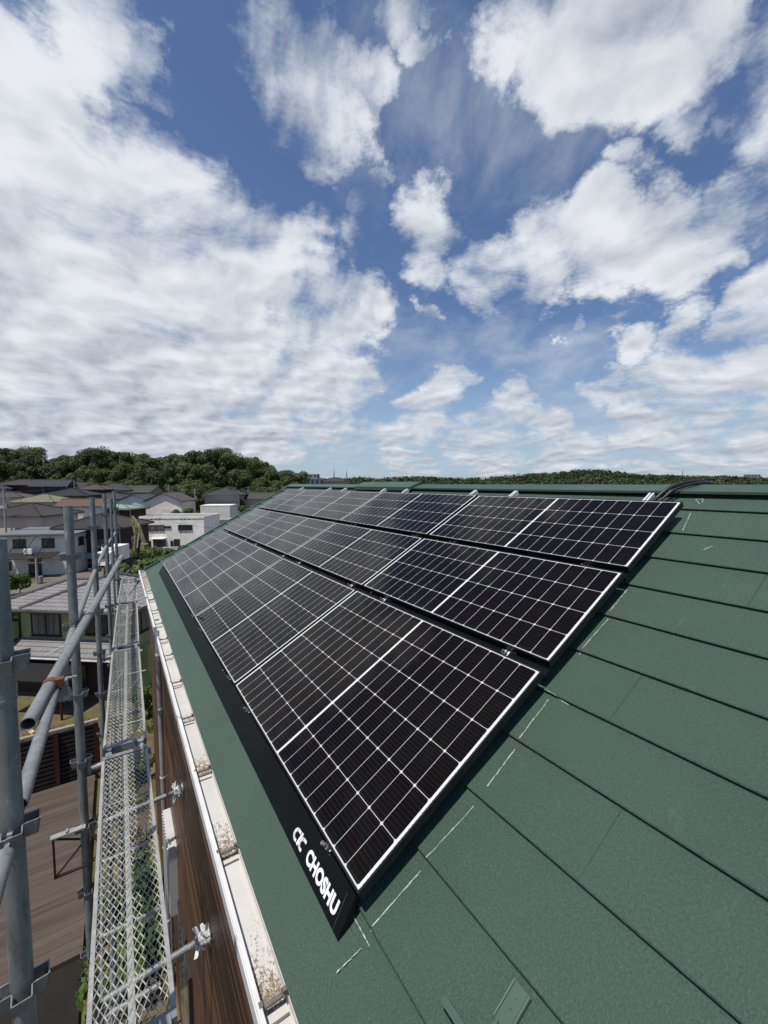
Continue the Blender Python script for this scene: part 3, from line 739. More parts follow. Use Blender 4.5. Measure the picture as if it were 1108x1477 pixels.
for s, r in ((.30, .0262),): m.tube([u*(s-.017), u*(s+.017)], r, 24)
m.box(u*.30 + Vector((.030, 0, .004)), (.026, .034, .034)); m.build('clamp_band', M_RUSTY, e, True)
m = MB(); m.box(u*.305 + Vector((.046, 0, -.020)), (.020, .034, .060)); m.tube([u*.30 + Vector((.040, -.012, -.050)), u*.30 + Vector((.040, .022, -.050))], .026, 18)
m.tube([u*.30+Vector((.05, .02, .006)), u*.30+Vector((.085, .02, .006))], .006, 8)
m.build('clamp_body', M_POST, e, True)
m = MB(); m.tube([(0, -.02, 0), (0, .01, 0)], .0225, 10)

def diamond_mesh(mb, x0, x1, y0, y1, px, py, z, w=.0016, t=.0015):
    nx = round((x1-x0)/px); ny = round((y1-y0)/py); px = (x1-x0)/nx; py = (y1-y0)/ny
    for i in range(nx):
        for j in range(ny):
            cx, cy = x0+(i+.5)*px, y0+(j+.5)*py
            P = [(cx-px/2, cy), (cx, cy+py/2), (cx+px/2, cy), (cx, cy-py/2)]
            for a, b in zip(P, P[1:]+P[:1]):
                dx, dy = b[0]-a[0], b[1]-a[1]; L = math.hypot(dx, dy); nx_, ny_ = -dy/L*w, dx/L*w
                mb.add([(a[0]+nx_, a[1]+ny_, z), (a[0]-nx_, a[1]-ny_, z-t), (b[0]-nx_, b[1]-ny_, z-t), (b[0]+nx_, b[1]+ny_, z)], [(0, 1, 2, 3)])
def make_plank(L):
    e = empty('scaffold_plank', (0, 0, 0)); W = .236
    m = MB()
    for s in (-1, 1):
        m.bx((s*(W/2-.0), .035, -.032), (s*(W/2-.014), L-.035, .003)); 
    m.build('side_rail', M_PLANK, e)
    g = MB(); diamond_mesh(g, -W/2+.013, W/2-.013, .045, L-.045, 0.0215, .0430, .0015); g.build('mesh_deck', M_PLANK, e)
    r = MB(); r.bx((-.010, .04, -.022), (.010, L-.04, -.0012)); r.build('centre_rib', M_PLANK, e)
    for q in (.27, .5, .73):
        c = MB(); c.bx((-W/2+.014, L*q-.006, -.026), (W/2-.014, L*q+.006, -.020)); c.build('cross_rib', M_PLANK, e)
    for s in (0, 1):
        h = MB(); y = .022 if s == 0 else L-.022
        h.bx((-W/2, y-.016, -.034), (W/2, y+.016, .006))
        for x in (-.085, .085):
            yo = -.040 if s == 0 else .040
            h.bx((x-.016, min(y, y+yo), -.006), (x+.016, max(y, y+yo), .010)); h.bx((x-.013, y+yo-.006, -.036), (x+.013, y+yo+.006, .010))
        h.build('end_hook', M_RAIL, e)
    return e
PJ = [(-.648, .155), (-.640, 1.818), (-.603, 3.671), (-.553, 5.474), (-.492, 7.237)]
PLK = ['wire mesh walking plank nearest the camera, with a worn red end bar behind it', 'wire mesh walking plank beside the second scaffold post', 'wire mesh walking plank beside the white gutter brackets', 'wire mesh walking plank farthest along, over the tiled roof']
zp = Z0-.275; proto = None
for k, ((xa, ya), (xb, yb)) in enumerate(zip(PJ, PJ[1:])):
    L = math.hypot(xb-xa, yb-ya)-.07
    if proto is None: proto = make_plank(1.60); o = proto
    else: o = copy_tree(proto)
    a = math.atan2(-(xb-xa), yb-ya); o.location = (xa-math.sin(a)*.035, ya+.035, zp); o.rotation_euler.z = a; o.scale = (1, L/1.60, 1)
    tag(o, PLK[k], 'scaffold plank', 'mesh planks of the upper walkway')
o = copy_tree(proto); o.location = (-.652, -1.50, zp); tag(o, 'wire mesh walking plank under the camera with the red end bar', 'scaffold plank', 'mesh planks of the upper walkway')
m = MB(); m.bx((-.118, 1.602, -.030), (.118, 1.618, .014)); rb = m.build('red_end_bar', M_REDWHITE, o)
# brackets that carry the planks
def make_bracket(px, py, z, ln, label):
    e = empty('plank_bracket', (px, py, z), 0, label, 'bracket', 'brackets under the scaffold planks')
    m = MB(); m.tube([(.045, 0, 0), (ln, .0, 0)], .0185, 16, hollow=.003); m.build('arm', M_RAIL, e, True)
    m = MB(); m.tube([(.035, 0, -.40), (ln-.06, 0, -.02)], .0125, 10); m.build('strut', M_POST, e, True)
    m = MB(); m.box((.036, 0, .0), (.022, .010, .07)); m.box((.036, 0, -.40), (.022, .010, .06)); m.build('wedge', M_POST, e)
    return e
for k, (x, y) in enumerate(POSTS):
    if k == 0: continue
    make_bracket(x, y, zp-.062, .36, ['', 'plank bracket on the second scaffold post, its tube end beside the mesh', 'plank bracket on the third scaffold post', 'plank bracket on the fourth scaffold post', 'plank bracket on the farthest scaffold post'][k])
    make_bracket(x, y, zp-.062-1.64, .36, ['', 'lower plank bracket on the second scaffold post', 'lower plank bracket on the third scaffold post', 'lower plank bracket on the fourth scaffold post', 'lower plank bracket on the farthest post'][k])
make_bracket(-.866, .134, zp-.062, .36, 'plank bracket on the nearest scaffold post')
# dark red steel bracket hung outside the second post
e = empty('side_bracket', (-.861, 1.818, Z0-.66), 0, 'dark red triangular side bracket with a pale top bar on the second post', 'bracket')
m = MB(); m.box((-.075, -.035, 0), (.165, .036, .008)); m.box((-.08, -.035, .008), (.012, .028, .014)); m.build('top_bar', M_PLANK, e)
m = MB(); m.box((-.145, -.035, -.125), (.010, .014, .24)); m.box((-.075, -.035, -.246), (.15, .014, .010)); m.tube([(-.14, -.035, -.012), (-.02, -.035, -.07)], .006, 8); m.tube([(-.14, -.035, -.24), (-.02, -.035, -.11)], .006, 8)
m.build('strut', M_MAROON, e)
m = MB(); m.box((0, 0, 0), (.02, .02, .02))
# diagonal braces on the outer face, low down
for k, ((xa, ya), (xb, yb)) in enumerate(zip(POSTS[:-1], POSTS[1:])):
    m = MB(); m.tube([(xa-.05, ya, .9), (xb-.05, yb, 3.2)], .0135, 10)
    tag(m.build('diagonal_brace', M_POST, smooth=True), 'slanting brace tube low between ' + ['first and second', 'second and third', 'third and fourth', 'fourth and farthest'][k] + ' scaffold posts', 'brace', 'slanting braces of the scaffolding')
# wall ties with rag-wrapped pads
M_RAG = mottled('white_rag', (.72, .72, .70), (.5, .5, .48), 20, .9)
for k, (y, z) in enumerate(((1.66, Z0-1.66), (2.93, Z0-1.46))):
    e = empty('wall_tie', (-.80, y-.03, z), 0, ['wall tie tube pushed against the brown siding, nearer one', 'wall tie tube pushed against the brown siding, farther one'][k], 'wall tie', 'wall ties of the scaffolding')
    m = MB(); m.tube([(0, 0, 0), (.540, .03, .012)], .0200, 16); m.build('tube', M_POST, e, True)
    m = MB(); m.tube([(.54, .03, .012), (.585, .032, .012)], .012, 10); m.build('spindle', M_RAIL, e, True)
    m = MB(); m.box((.589, .032, .012), (.006, .085, .085)); m.build('pad', M_RAIL, e)
    rg = MB(); rr = random.Random(40+k)
    for i in range(26):
        a = rr.uniform(0, 6.28); L = rr.uniform(.03, .085); c = Vector((rr.uniform(.520, .582), .032 + math.cos(a)*.02, .012 + math.sin(a)*.02)) + Vector((-.8, y-.03, z))
        d = Vector((rr.uniform(-.6, .2), math.cos(a), math.sin(a)*1.2)).normalized(); s = d.cross(Vector((rr.random(), rr.random(), rr.random()))).normalized()*rr.uniform(.010, .022)
        rg.add([c-s, c+s, c+s*.6+d*L, c-s*.5+d*L*.9, c+d*L*.5+s*.1+Vector((-.012, 0, 0))], [(0, 1, 4), (1, 2, 4), (2, 3, 4), (3, 0, 4)])
    rg.tube([Vector((-.8, y-.03, z))+Vector((.515, .03, .012)), Vector((-.8, y-.03, z))+Vector((.586, .032, .012))], .036, 9, r1=.046)
    tag(rg.build('rag', M_RAG), 'white rag bundled round the ' + ('nearer' if k == 0 else 'farther') + ' wall tie pad', 'rag', 'white rags on the wall ties')
m = MB(); m.tube([(-.262, 4.05, 2.30), (-.262, 4.15, 2.30)], .032, 10); m.box((-.262, 4.1, 2.34), (.05, .06, .03))
tag(m.build('red_tag', M_RED, smooth=True), 'small red clip beside the downpipe', 'clip')
m = MB(); m.tube([(-.262, 4.1, .02), (-.262, 4.1, 2.31)], .014, 8)
tag(m.build('clip_pole', M_RAIL), 'thin pole carrying the red clip by the brown wall', 'pole')

# ------------------------------------------------------------------ the yard: deck, slat fence, shrubs
m = MB(); m.bx((-8.5, 5.55, .0), (-1.25, 9.72, .12)); tag(m.build('deck', M_DECK), 'weathered brown timber deck in front of the slat fence', 'deck')
M_YARDSHADE = mottled('painted_yard_shade', (.022, .019, .016), (.014, .012, .010), 1.2, .9, 0, .15)  # near-black colour stands in for shade on the boards short of the deck
m = MB(); m.bx((-8.5, -4, -.0), (-1.25, 5.548, .05)); g = m.build('shade_slab', M_YARDSHADE); tag(g, kind='structure')
def build_fence():
    e = empty('slat_fence', (-3.5, 9.8, 0), 0, 'low fence of dark horizontal slats with a pale top rail and dark red posts', 'fence')
    s = MB()
    for i in range(12): s.bx((-5, -.012, .10+i*.098), (2.35, .012, .10+i*.098+.052))
    s.build('slat_panel', M_SLAT, e)
    t = MB(); t.bx((-5, -.03, 1.285), (2.35, .05, 1.33)); t.build('top_rail', M_RAILWOOD, e)
    for x in (-4.9, -3.05, -1.2, .62+.98, 2.3):
        p = MB(); p.bx((x-.04, -.065, 0), (x+.04, -.013, 1.284)); p.build('post', M_MAROON, e)
    b = MB(); b.bx((-5, .06, .0), (2.35, .09, 1.2)); b.build('backing_board', M_SLAT, e)
build_fence()

def leafball(mb, c, rx, ry, rz, n, s, rr, shell=.55, lobes=7):
    lob = []
    for i in range(lobes):
        a = rr.uniform(0, 6.28); q = rr.uniform(.25, .75); lob.append((c[0]+rx*q*math.cos(a), c[1]+ry*q*math.sin(a), c[2]+rz*rr.uniform(-.45, .55), rr.uniform(.30, .50)))
    for i in range(n):
        l = lob[i % lobes]
        while True:
            d = Vector((rr.gauss(0, 1), rr.gauss(0, 1), rr.gauss(0, 1)))
            if d.length > .01: break
        d.normalize(); q = l[3]*(shell + (1-shell)*rr.random()**.6)
        p = Vector((l[0]+d.x*rx*q, l[1]+d.y*ry*q, l[2]+d.z*rz*q))
        nrm = (d + Vector((rr.gauss(0, .38), rr.gauss(0, .38), rr.gauss(0, .38)+.25))).normalized()
        u = nrm.cross(Vector((rr.random()-.5, rr.random()-.5, rr.random()-.5))).normalized(); w = nrm.cross(u); k = s*rr.uniform(.6, 1.3)
        mb.add([p-u*k, p+w*k*.62, p+u*k, p-w*k*.62], [(0, 1, 2, 3)])
def make_tree(seed, h, rad, n, leaf, name='broadleaf_tree', mat=None, lobes=9):
    rr = random.Random(seed); e = empty(name, (0, 0, 0))
    t = MB(); th = h*.5
    t.tube([(0, 0, -1.0), (.05, .02, th*.5), (.0, .06, th), (.1, -.05, h*.8)], .03*h*.55, 8, r1=.05)
    for i in range(6):
        a = rr.uniform(0, 6.28); z = h*rr.uniform(.3, .55); q = rad*rr.uniform(.5, .8)
        t.tube([(0, 0, z), (math.cos(a)*q*.5, math.sin(a)*q*.5, z+h*.12), (math.cos(a)*q, math.sin(a)*q, z+h*.25)], .012*h*.6, 6, r1=.03)
    t.build('trunk', M_BARK, e)
    c = MB(); leafball(c, (0, 0, h*.60), rad*1.02, rad*1.02, h*.40, n, leaf, rr, .6, lobes); c.build('crown', mat or M_LEAF, e)
    return e
def make_shrub(name, p, rx, ry, rz, n, leaf, seed, label, mat=None, cat='shrub'):
    e = empty(name, p, 0, label, cat); c = MB(); leafball(c, (0, 0, rz*.85), rx, ry, rz, n, leaf, random.Random(seed), .5, 8); c.build('foliage', mat or M_LEAF_BRIGHT, e)
    t = MB(); t.tube([(0, 0, -.3), (0, 0, rz*.6)], .03+.02*rx, 6, r1=.02); t.build('stem', M_BARK, e); return e
def gz(p): return Vector((p.x, p.y, ground_h(p.x, p.y)))
for k, (x, y, rx, rz, n, lab) in enumerate([(216, 1032, .42, .55, 900, 'leafy green shrub by the wall foot, beyond the second plank joint'), (205, 1120, .35, .40, 700, 'low green shrub by the wall, between plank and downpipe'),
        (190, 1330, .45, .5, 900, 'green garden plant seen through the nearest mesh plank'), (232, 1400, .35, .45, 700, 'green plant squeezed between plank and brown wall'), (180, 1430, .5, .4, 800, 'leafy ground plant under the nearest mesh plank')]):
    make_shrub('garden_shrub', at_z(x, y, .0), rx, rx*1.2, rz, n, .05, 60+k, lab)
def gr_tuft(mb, p, rr, n=14, h=.35):
    for i in range(n):
        a = rr.uniform(0, 6.28); l = h*rr.uniform(.5, 1.1); b = Vector((p.x+rr.uniform(-.1, .1), p.y+rr.uniform(-.1, .1), p.z)); d = Vector((math.cos(a)*.45, math.sin(a)*.45, 1)).normalized()*l
        s = Vector((-math.sin(a), math.cos(a), 0))*.012; mb.add([b-s, b+s, b+d*.6+s*.7, b+d+Vector((math.cos(a)*.1*l, math.sin(a)*.1*l, -.04)), b+d*.6-s*.7], [(0, 1, 2, 3, 4)])
wd = MB(); rr = random.Random(8)
for i in range(620):
    x, y = rr.uniform(-6.5, 2.4), rr.uniform(10.3, 22.5)
    gr_tuft(wd, Vector((x, y, ground_h(x, y)-.03)), rr, 12, rr.uniform(.15, .45))
for i in range(160):
    x, y = rr.uniform(-1.15, -.3), rr.uniform(-1, 9.6); gr_tuft(wd, Vector((x, y, -.03)), rr, 10, rr.uniform(.12, .35))
M_WEED = m_leaf('weeds', (.06, .085, .02), (.15, .15, .05), (.2, .17, .08))
tag(wd.build('weeds', M_WEED), 'straggly grass and weeds on the sloping garden soil', 'weeds', kind='stuff')
# cut timber heap on the slope
p0 = at_z(40, 990, -3.0); p0 = gz(p0)
e = empty('log_pile', (p0.x, p0.y, p0.z), R(25), 'small heap of freshly cut pale logs on the garden slope', 'log pile')
M_LOGEND = mottled('fresh_cut_wood', (.55, .36, .20), (.42, .26, .14), 9, .8)
for i, (a, b) in enumerate(((0, .12), (.25, .12), (.5, .12), (.12, .33), (.38, .33), (.26, .54))):
    m = MB(); m.tube([(a, -.5+.05*i % .2, b), (a+.02, .5, b)], .115, 12); m.build('log', M_LOGEND, e)

# ------------------------------------------------------------------ houses in the valley
def hcol(name, c): return mottled(name, c, tuple(q*.82 for q in c), .7, .85, 0, .25)
def house_at(name, loc, rot, W, D, eave, rise, kind, wall, roofm, label, over=.5, wins=(), overgable=None, extra=None, cat='house', ridge_m=None, frame=None, base=2.0):
    e = empty(name, loc, rot, label, cat)
    w = MB(); hw, hd = W/2, D/2
    if kind == 'gable':        # ridge along local x
        w.prism([(0, -hd, -base), (0, hd, -base), (0, hd, eave), (0, 0, eave+rise-.12), (0, -hd, eave)], (-hw, 0, 0), (hw, 0, 0))
    elif kind == 'front':      # ridge along local y, gable wall to the front
        w.prism([(-hw, 0, -base), (hw, 0, -base), (hw, 0, eave), (0, 0, eave+rise-.12), (-hw, 0, eave)], (0, -hd, 0), (0, hd, 0))
    else: w.bx((-hw, -hd, -base), (hw, hd, eave))
    w.build('wall', wall, e)
    r = MB(); o = over; t = .16
    def face(p, u0=None):
        a = Vector(p[0]); ux = (Vector(p[1])-a).normalized(); n = ux.cross(Vector(p[-1])-a).normalized(); vx = n.cross(ux)
        k = len(p); r.add(list(p) + [Vector(q)-Vector((0, 0, t)) for q in p], [tuple(range(k)), tuple(range(k, 2*k))[::-1]] + [(i, i+k, (i+1) % k + k, (i+1) % k) for i in range(k)],
            [[((Vector(q)-a).dot(ux), (Vector(q)-a).dot(vx)) for q in p]] + [None]*(k+1))
    X, Y, z0, z1 = hw+o, hd+o, eave+t*.6, eave+rise
    hips = []
    if kind == 'hip':
        q = max(0., X-Y); pp = max(0., Y-X)
        A, B = (-q, -pp, z1), (q, pp, z1)
        if q > 0:
            face([(-X,-Y,z0),(X,-Y,z0),(q,0,z1),(-q,0,z1)]); face([(X,Y,z0),(-X,Y,z0),(-q,0,z1),(q,0,z1)]); face([(X,-Y,z0),(X,Y,z0),(q,0,z1)]); face([(-X,Y,z0),(-X,-Y,z0),(-q,0,z1)])
            hips = [((-X,-Y,z0),(-q,0,z1)),((X,-Y,z0),(q,0,z1)),((X,Y,z0),(q,0,z1)),((-X,Y,z0),(-q,0,z1)),((-q,0,z1),(q,0,z1))]
        else:
            face([(-X,-Y,z0),(X,-Y,z0),(0,-pp,z1)]); face([(X,Y,z0),(-X,Y,z0),(0,pp,z1)]); face([(X,-Y,z0),(X,Y,z0),(0,pp,z1),(0,-pp,z1)]); face([(-X,Y,z0),(-X,-Y,z0),(0,-pp,z1),(0,pp,z1)])
            hips = [((-X,-Y,z0),(0,-pp,z1)),((X,-Y,z0),(0,-pp,z1)),((X,Y,z0),(0,pp,z1)),((-X,Y,z0),(0,pp,z1)),((0,-pp,z1),(0,pp,z1))]
    elif kind == 'gable':
        face([(-X,-Y,z0),(X,-Y,z0),(X,0,z1),(-X,0,z1)]); face([(X,Y,z0),(-X,Y,z0),(-X,0,z1),(X,0,z1)]); hips = [((-X,0,z1),(X,0,z1))]
    elif kind == 'front':
        face([(X,-Y,z0),(X,Y,z0),(0,Y,z1),(0,-Y,z1)]); face([(-X,Y,z0),(-X,-Y,z0),(0,-Y,z1),(0,Y,z1)]); hips = [((0,-Y,z1),(0,Y,z1))]
    elif kind == 'shed':
        face([(-X,-Y,z0),(X,-Y,z0),(X,Y,z1),(-X,Y,z1)])
    else:
        r.bx((-hw-.04, -hd-.04, eave), (hw+.04, hd+.04, eave+.10))
    rf = r.build('roof', roofm, e)
    if hips:
        h = MB()
        for a, b in hips: h.tube([Vector(a)+Vector((0, 0, .03)), Vector(b)+Vector((0, 0, .03))], .10, 6)
        h.build('ridge_tiles', ridge_m or roofm, rf)
    if kind in ('hip', 'gable', 'front', 'shed'):
        g = MB()
        if kind in ('hip', 'gable', 'shed'): g.tube([(-X, -Y-.04, z0-.12), (X, -Y-.04, z0-.12)], .06, 6)
        if kind in ('hip', 'front'): g.tube([(X+.04, -Y, z0-.12), (X+.04, Y, z0-.12)], .06, 6); g.tube([(-X-.04, -Y, z0-.12), (-X-.04, Y, z0-.12)], .06, 6)
        g.build('gutter', M_WFRAME, e)
    for (fc, u, z, ww, wh, *op) in wins:
        m = MB(); p = MB(); fr = frame or M_WFRAME; M = {'f': Matrix(), 'r': Matrix.Rotation(R(90), 4, 'Z'), 'l': Matrix.Rotation(R(-90), 4, 'Z')}[fc]
        off = hd if fc == 'f' else hw
        m.M = p.M = M
        b = .07
        for (x0, x1, q0, q1) in ((u-ww/2-b, u+ww/2+b, z-b, z), (u-ww/2-b, u+ww/2+b, z+wh, z+wh+b), (u-ww/2-b, u-ww/2, z, z+wh), (u+ww/2, u+ww/2+b, z, z+wh), (u-.03, u+.03, z, z+wh)):
            m.bx((x0, -off-.07, q0), (x1, -off-.002, q1))
        m.bx((u-ww/2-b-.04, -off-.14, z-b-.05), (u+ww/2+b+.04, -off-.002, z-b-.002))
        wd_ = m.build('window', fr, e)
        p.bx((u-ww/2, -off-.04, z), (u-.03, -off-.003, z+wh)); p.bx((u+.03, -off-.04, z), (u+ww/2, -off-.003, z+wh)); p.build('pane', (op[0] if op else M_GLASS), wd_)
    if kind in ('hip', 'gable', 'front') and name == 'house':
        hr = random.Random(label); u = hr.uniform(-.25, .25)*W; a = MB(); za = eave+rise*.75
        a.tube([(u, 0, za), (u, 0, za+2.3)], .03, 5)
        for q in range(5): a.box((u, 0, za+2.2), (.03, .9, .03)) if q == 0 else a.box((u, -.45+q*.18, za+2.2), (.55-.07*q, .025, .025))
        a.build('aerial', M_POST, rf)
        d = MB(); d.tube([(hw+.08, -hd-.08, -base), (hw+.08, -hd-.08, eave-.1)], .05, 6); d.build('downpipe', M_WFRAMEW if hr.random() < .5 else M_WFRAME, e)
        b = MB(); b.bx((-hw-.03, -hd-.03, eave-2.95), (hw+.03, hd+.03, eave-2.75)); b.build('belt_trim', M_WFRAME if hr.random() < .5 else M_WFRAMEW, e)
        if hr.random() < .55:
            u = hr.uniform(-.2, .2)*W; b = MB(); b.bx((u-1.5, -hd-1.0, eave-2.7), (u+1.5, -hd-.9, eave-1.7)); b.bx((u-1.5, -hd-.899, eave-2.7), (u-1.42, -hd-.031, eave-1.7)); b.bx((u+1.42, -hd-.899, eave-2.7), (u+1.5, -hd-.031, eave-1.7)); b.bx((u-1.5, -hd-1.0, eave-2.75), (u+1.5, -hd-.031, eave-2.701)); b.build('balcony', wall, e)
    if extra: extra(e)
    return e
T_GREY = m_tiles('grey_tiles', (0.062, 0.062, 0.066), (0.045, 0.045, 0.05)); T_BROWN = m_tiles('brown_tiles', (0.072, 0.054, 0.047), (0.05, 0.038, 0.034)); T_DKBROWN = m_tiles('dark_brown_tiles', (0.046, 0.039, 0.038), (0.034, 0.028, 0.028))
T_SLATE = m_tiles('slate_blue_tiles', (0.05, 0.058, 0.07), (0.036, 0.042, 0.052)); T_BLACK = m_tiles('black_tiles', (0.026, 0.027, 0.029), (0.018, 0.019, 0.021)); T_OLIVE = m_tiles('olive_tiles', (0.082, 0.078, 0.058), (0.058, 0.056, 0.042))
T_CREAM = m_tiles('moss_cream_tiles', (0.23, 0.23, 0.145), (0.15, 0.16, 0.1)); T_ORANGE = m_tiles('faded_orange_tiles', (0.165, 0.105, 0.075), (0.115, 0.075, 0.058)); T_TEAL = m_tiles('pale_teal_sheet', (.25, .33, .29), (.19, .26, .23), .4, 5.)
T_PINK = m_tiles('pinkish_tiles', (0.095, 0.074, 0.07), (0.068, 0.054, 0.052)); T_PALE = m_tiles('pale_grey_tiles', (.27,.26,.255), (.18,.175,.17), .30, .30); T_SHEET = m_tiles('bluish_steel_sheet', (.17, .185, .20), (.13, .14, .15), .4, 5.)
W_GREEN = hcol('yellow_green_render', (.36, .40, .20)); W_WHITE = hcol('white_render', (0.8, 0.76, 0.68)); W_PINK = hcol('pinkish_white_render', (0.8, 0.7, 0.63)); W_BEIGE = hcol('beige_render', (.54, .46, .40))
W_LBLUE = hcol('light_blue_render', (.64, .70, .70)); W_NAVY = hcol('navy_boards', (.03, .04, .06)); W_DKBROWN = hcol('dark_brown_boards', (.055, .035, .032)); W_GREY = hcol('grey_render', (0.25, 0.245, 0.235)); W_LGREY = hcol('light_grey_render', (.70, .66, .60))
W_CREAM = hcol('cream_render', (0.46, 0.42, 0.33)); W_DKGREY = hcol('dark_grey_render', (0.1, 0.097, 0.092)); W_YWHITE = hcol('warm_white_render', (.86, .82, .75))

# the green rendered house just down the slope
def green_house():
    th = R(-38.5); z = VAL
    P1, P2 = at(20.6, 879, 22.7), at(174, 884, 22.08)
    n = Vector((math.sin(th), -math.cos(th), 0)); ax = Vector((math.cos(th), math.sin(th), 0))
    ev = P1.z - .05 - z
    W = (P2-P1).dot(ax) + 1.2; cen = (P1+P2)*.5 - n*2.7 - ax*.6; Lw = W
    def ext(e):
        # pent roof over the ground floor
        r = MB(); a, b = -W/2-.5, W/2-.1; y0, y1 = -2.2-1.05, -2.2; zl, zh = 2.62, 3.22
        p = [(a, y0, zl), (b, y0, zl), (b, y1, zh), (a, y1, zh)]
        r.add(p + [(x, y, q-.14) for x, y, q in p], [(0,1,2,3),(7,6,5,4),(0,4,5,1),(1,5,6,2),(2,6,7,3),(3,7,4,0)], [[(0, 0), (b-a, 0), (b-a, 1.2), (0, 1.2)]] + [None]*5)
        r.build('lower_roof', T_PALE, e)
        g = MB(); g.tube([(a, y0-.05, zl-.10), (b, y0-.05, zl-.10)], .055, 6); g.tube([(-.3, -2.2-1.0, zl+.04), (.75, -2.22, zh+.05)], .035, 6); g.build('lower_gutter', M_WFRAMEW, e)
        bal = MB(); bal.bx((-W/2-.3, -2.2-.8, 3.25), (-W/2+.95, -2.22, 4.15)); bal.build('balcony', W_GREEN, e)
        ca = MB(); ca.prism([(0, -2.2-2.5, 1.95), (0, -2.22, 2.40), (0, -2.22, 2.45), (0, -2.2-2.5, 2.0)], (-1.6, 0, 0), (1.9, 0, 0)); c = ca.build('canopy', T_BLACK, e)
        for x in (-1.5, 1.8):
            p = MB(); p.bx((x-.04, -2.2-2.4, -1), (x+.04, -2.2-2.32, 1.95)); p.build('canopy_post', M_MAROON, c)
        sh = MB(); sh.bx((-W/2+.6, -2.215, 0), (W/2-.6, -2.202, 2.3)); sh.build('dark_lower_wall', W_DKBROWN, e)  # dark sheet over the ground-floor wall
        bay = MB(); bay.bx((W/2+.002, -1.3, 1.0), (W/2+.45, 1.2, 2.6)); bay.build('bay', W_GREEN, e)
    h = house_at('green_house', (cen.x, cen.y, z), th, Lw, 4.4, ev, 1.15, 'hip', W_GREEN, T_PALE, 'yellow-green rendered house with pale grey tiled roofs just below the scaffold', .6,
        [('f', -1.15, 3.45, 1.65, 1.15, M_CURTAIN), ('f', -W/2+.55, 3.4, .8, 1.4), ('f', 1.9, 3.6, 1.2, 1.0), ('r', -1.2, 3.45, 1.6, 1.25, M_CURTAIN), ('r', 1.2, 3.45, 1.4, 1.2, M_CURTAIN), ('r', -.1, 1.15, 1.3, 1.2, M_CURTAIN), ('f', .2, .2, 1.8, 1.9)], extra=ext, ridge_m=T_PALE)
    # the wing behind on the far side
    q = at(160, 829, 25.0); cw = q - n*.3
    house_at('green_house', (cw.x, cw.y, z), th, 5.2, 5.0, ev, 1.45, 'hip', W_GREEN, T_PALE, 'rear wing of yellow-green render behind the pale tiled house roof', .6, [('l', 0, 3.4, 1.4, 1.1)])
green_house()

def hs(px, ey, d, rot, W, D, st, rise, kind, wall, roofm, label, wins=(), **k):
    p = at(px, ey, d); g = ground_h(p.x, p.y); ev = max(2.3, p.z - g) if st == 0 else st
    zz = p.z - ev
    return house_at(k.pop('name', 'house'), (p.x, p.y, zz), R(rot), W, D, ev, rise, kind, wall, roofm, label, wins=wins, base=max(2., zz-g+1.5), **k)
F2 = lambda *u: [('f', x, 3.3, 1.5, 1.1) for x in u]
hs(-6, 705, 122, -20, 10, 8, 0, 1.7, 'hip', W_GREY, T_SLATE, 'grey blue hipped house at the far edge, under the wood', F2(2, 4))
hs(36, 699.5, 126, -18, 10.5, 8, 0, 1.7, 'hip', W_DKBROWN, T_BROWN, 'dark brown walled house with a brown hipped roof under the trees', [('f', 2, 3, 2, 1.2), ('r', 0, 3, 1.6, 1.2)])
hs(78, 701.5, 118, -14, 8.2, 7, 0, 1.9, 'gable', W_NAVY, T_SLATE, 'navy boarded house with a blue grey gabled roof below the wood', [('f', -1, 2.6, 1.4, 1)])
hs(105, 714, 97, -16, 9.0, 9.0, 0, 1.7, 'hip', W_DKGREY, T_BLACK, 'house with a black pyramid roof and a white edge line', F2(-2, 2))
hs(66, 723.5, 89, -30, 8.6, 7.5, 0, 1.6, 'hip', W_CREAM, T_CREAM, 'cream house with a mossy yellow-green roof', F2(-1.5, 2.0))
hs(14, 717, 93, -20, 8.6, 7, 0, 1.1, 'hip', W_BEIGE, T_PINK, 'beige house with a pinkish roof in front of the brown walled one', [('f', 2, 3.6, 1.2, .9), ('f', -.4, 3.6, 1, .9), ('f', 3.2, 3.6, .8, .8)])
hs(46, 742, 68, -30, 9.0, 8.5, 0, 1.85, 'hip', W_BEIGE, T_DKBROWN, 'wide pinkish beige house with a dark brown hipped roof', [('f', -2.4, 3.0, 1.7, 1.2), ('f', .6, 3.0, 1.7, 1.2), ('f', 3.2, 3.0, 1.2, 1.2), ('r', -1.5, 3.0, 1.7, 1.2), ('r', 2, 3.0, 1.6, 1.2)], over=.7)
hs(125, 729.5, 80, -18, 7.2, 6, 0, 1.35, 'gable', W_WHITE, T_ORANGE, 'white house with a faded orange tiled roof', F2(-1, 1.8))
hs(112, 704.5, 132, -35, 7.5, 7, 0, 2.0, 'front', W_WHITE, T_GREY, 'small white gabled house beyond the black pyramid roof', [('f', 0, 3, 1.2, 1)])
hs(139, 706, 121, -25, 8.2, 7.5, 0, 1.5, 'hip', W_DKBROWN, T_PINK, 'brown house with a pale pinkish grey hipped roof, left of a larger grey one', F2(-1, 2))
hs(168, 706.5, 126, -20, 10.5, 8, 0, 1.9, 'hip', W_BEIGE, T_GREY, 'grey hipped roof house in the middle of the far row', F2(-2, 2))
hs(206, 710, 127, -35, 9.4, 8.4, 0, 2.1, 'gable', W_CREAM, T_OLIVE, 'house with an olive brown gabled roof below the wood', [('l', 0, 3.2, 1.4, 1)])
hs(163, 719, 106, -22, 9.5, 7, 0, 1.4, 'hip', W_GREY, T_GREY, 'low grey roofed house behind the scaffold posts', F2(-2, 2))
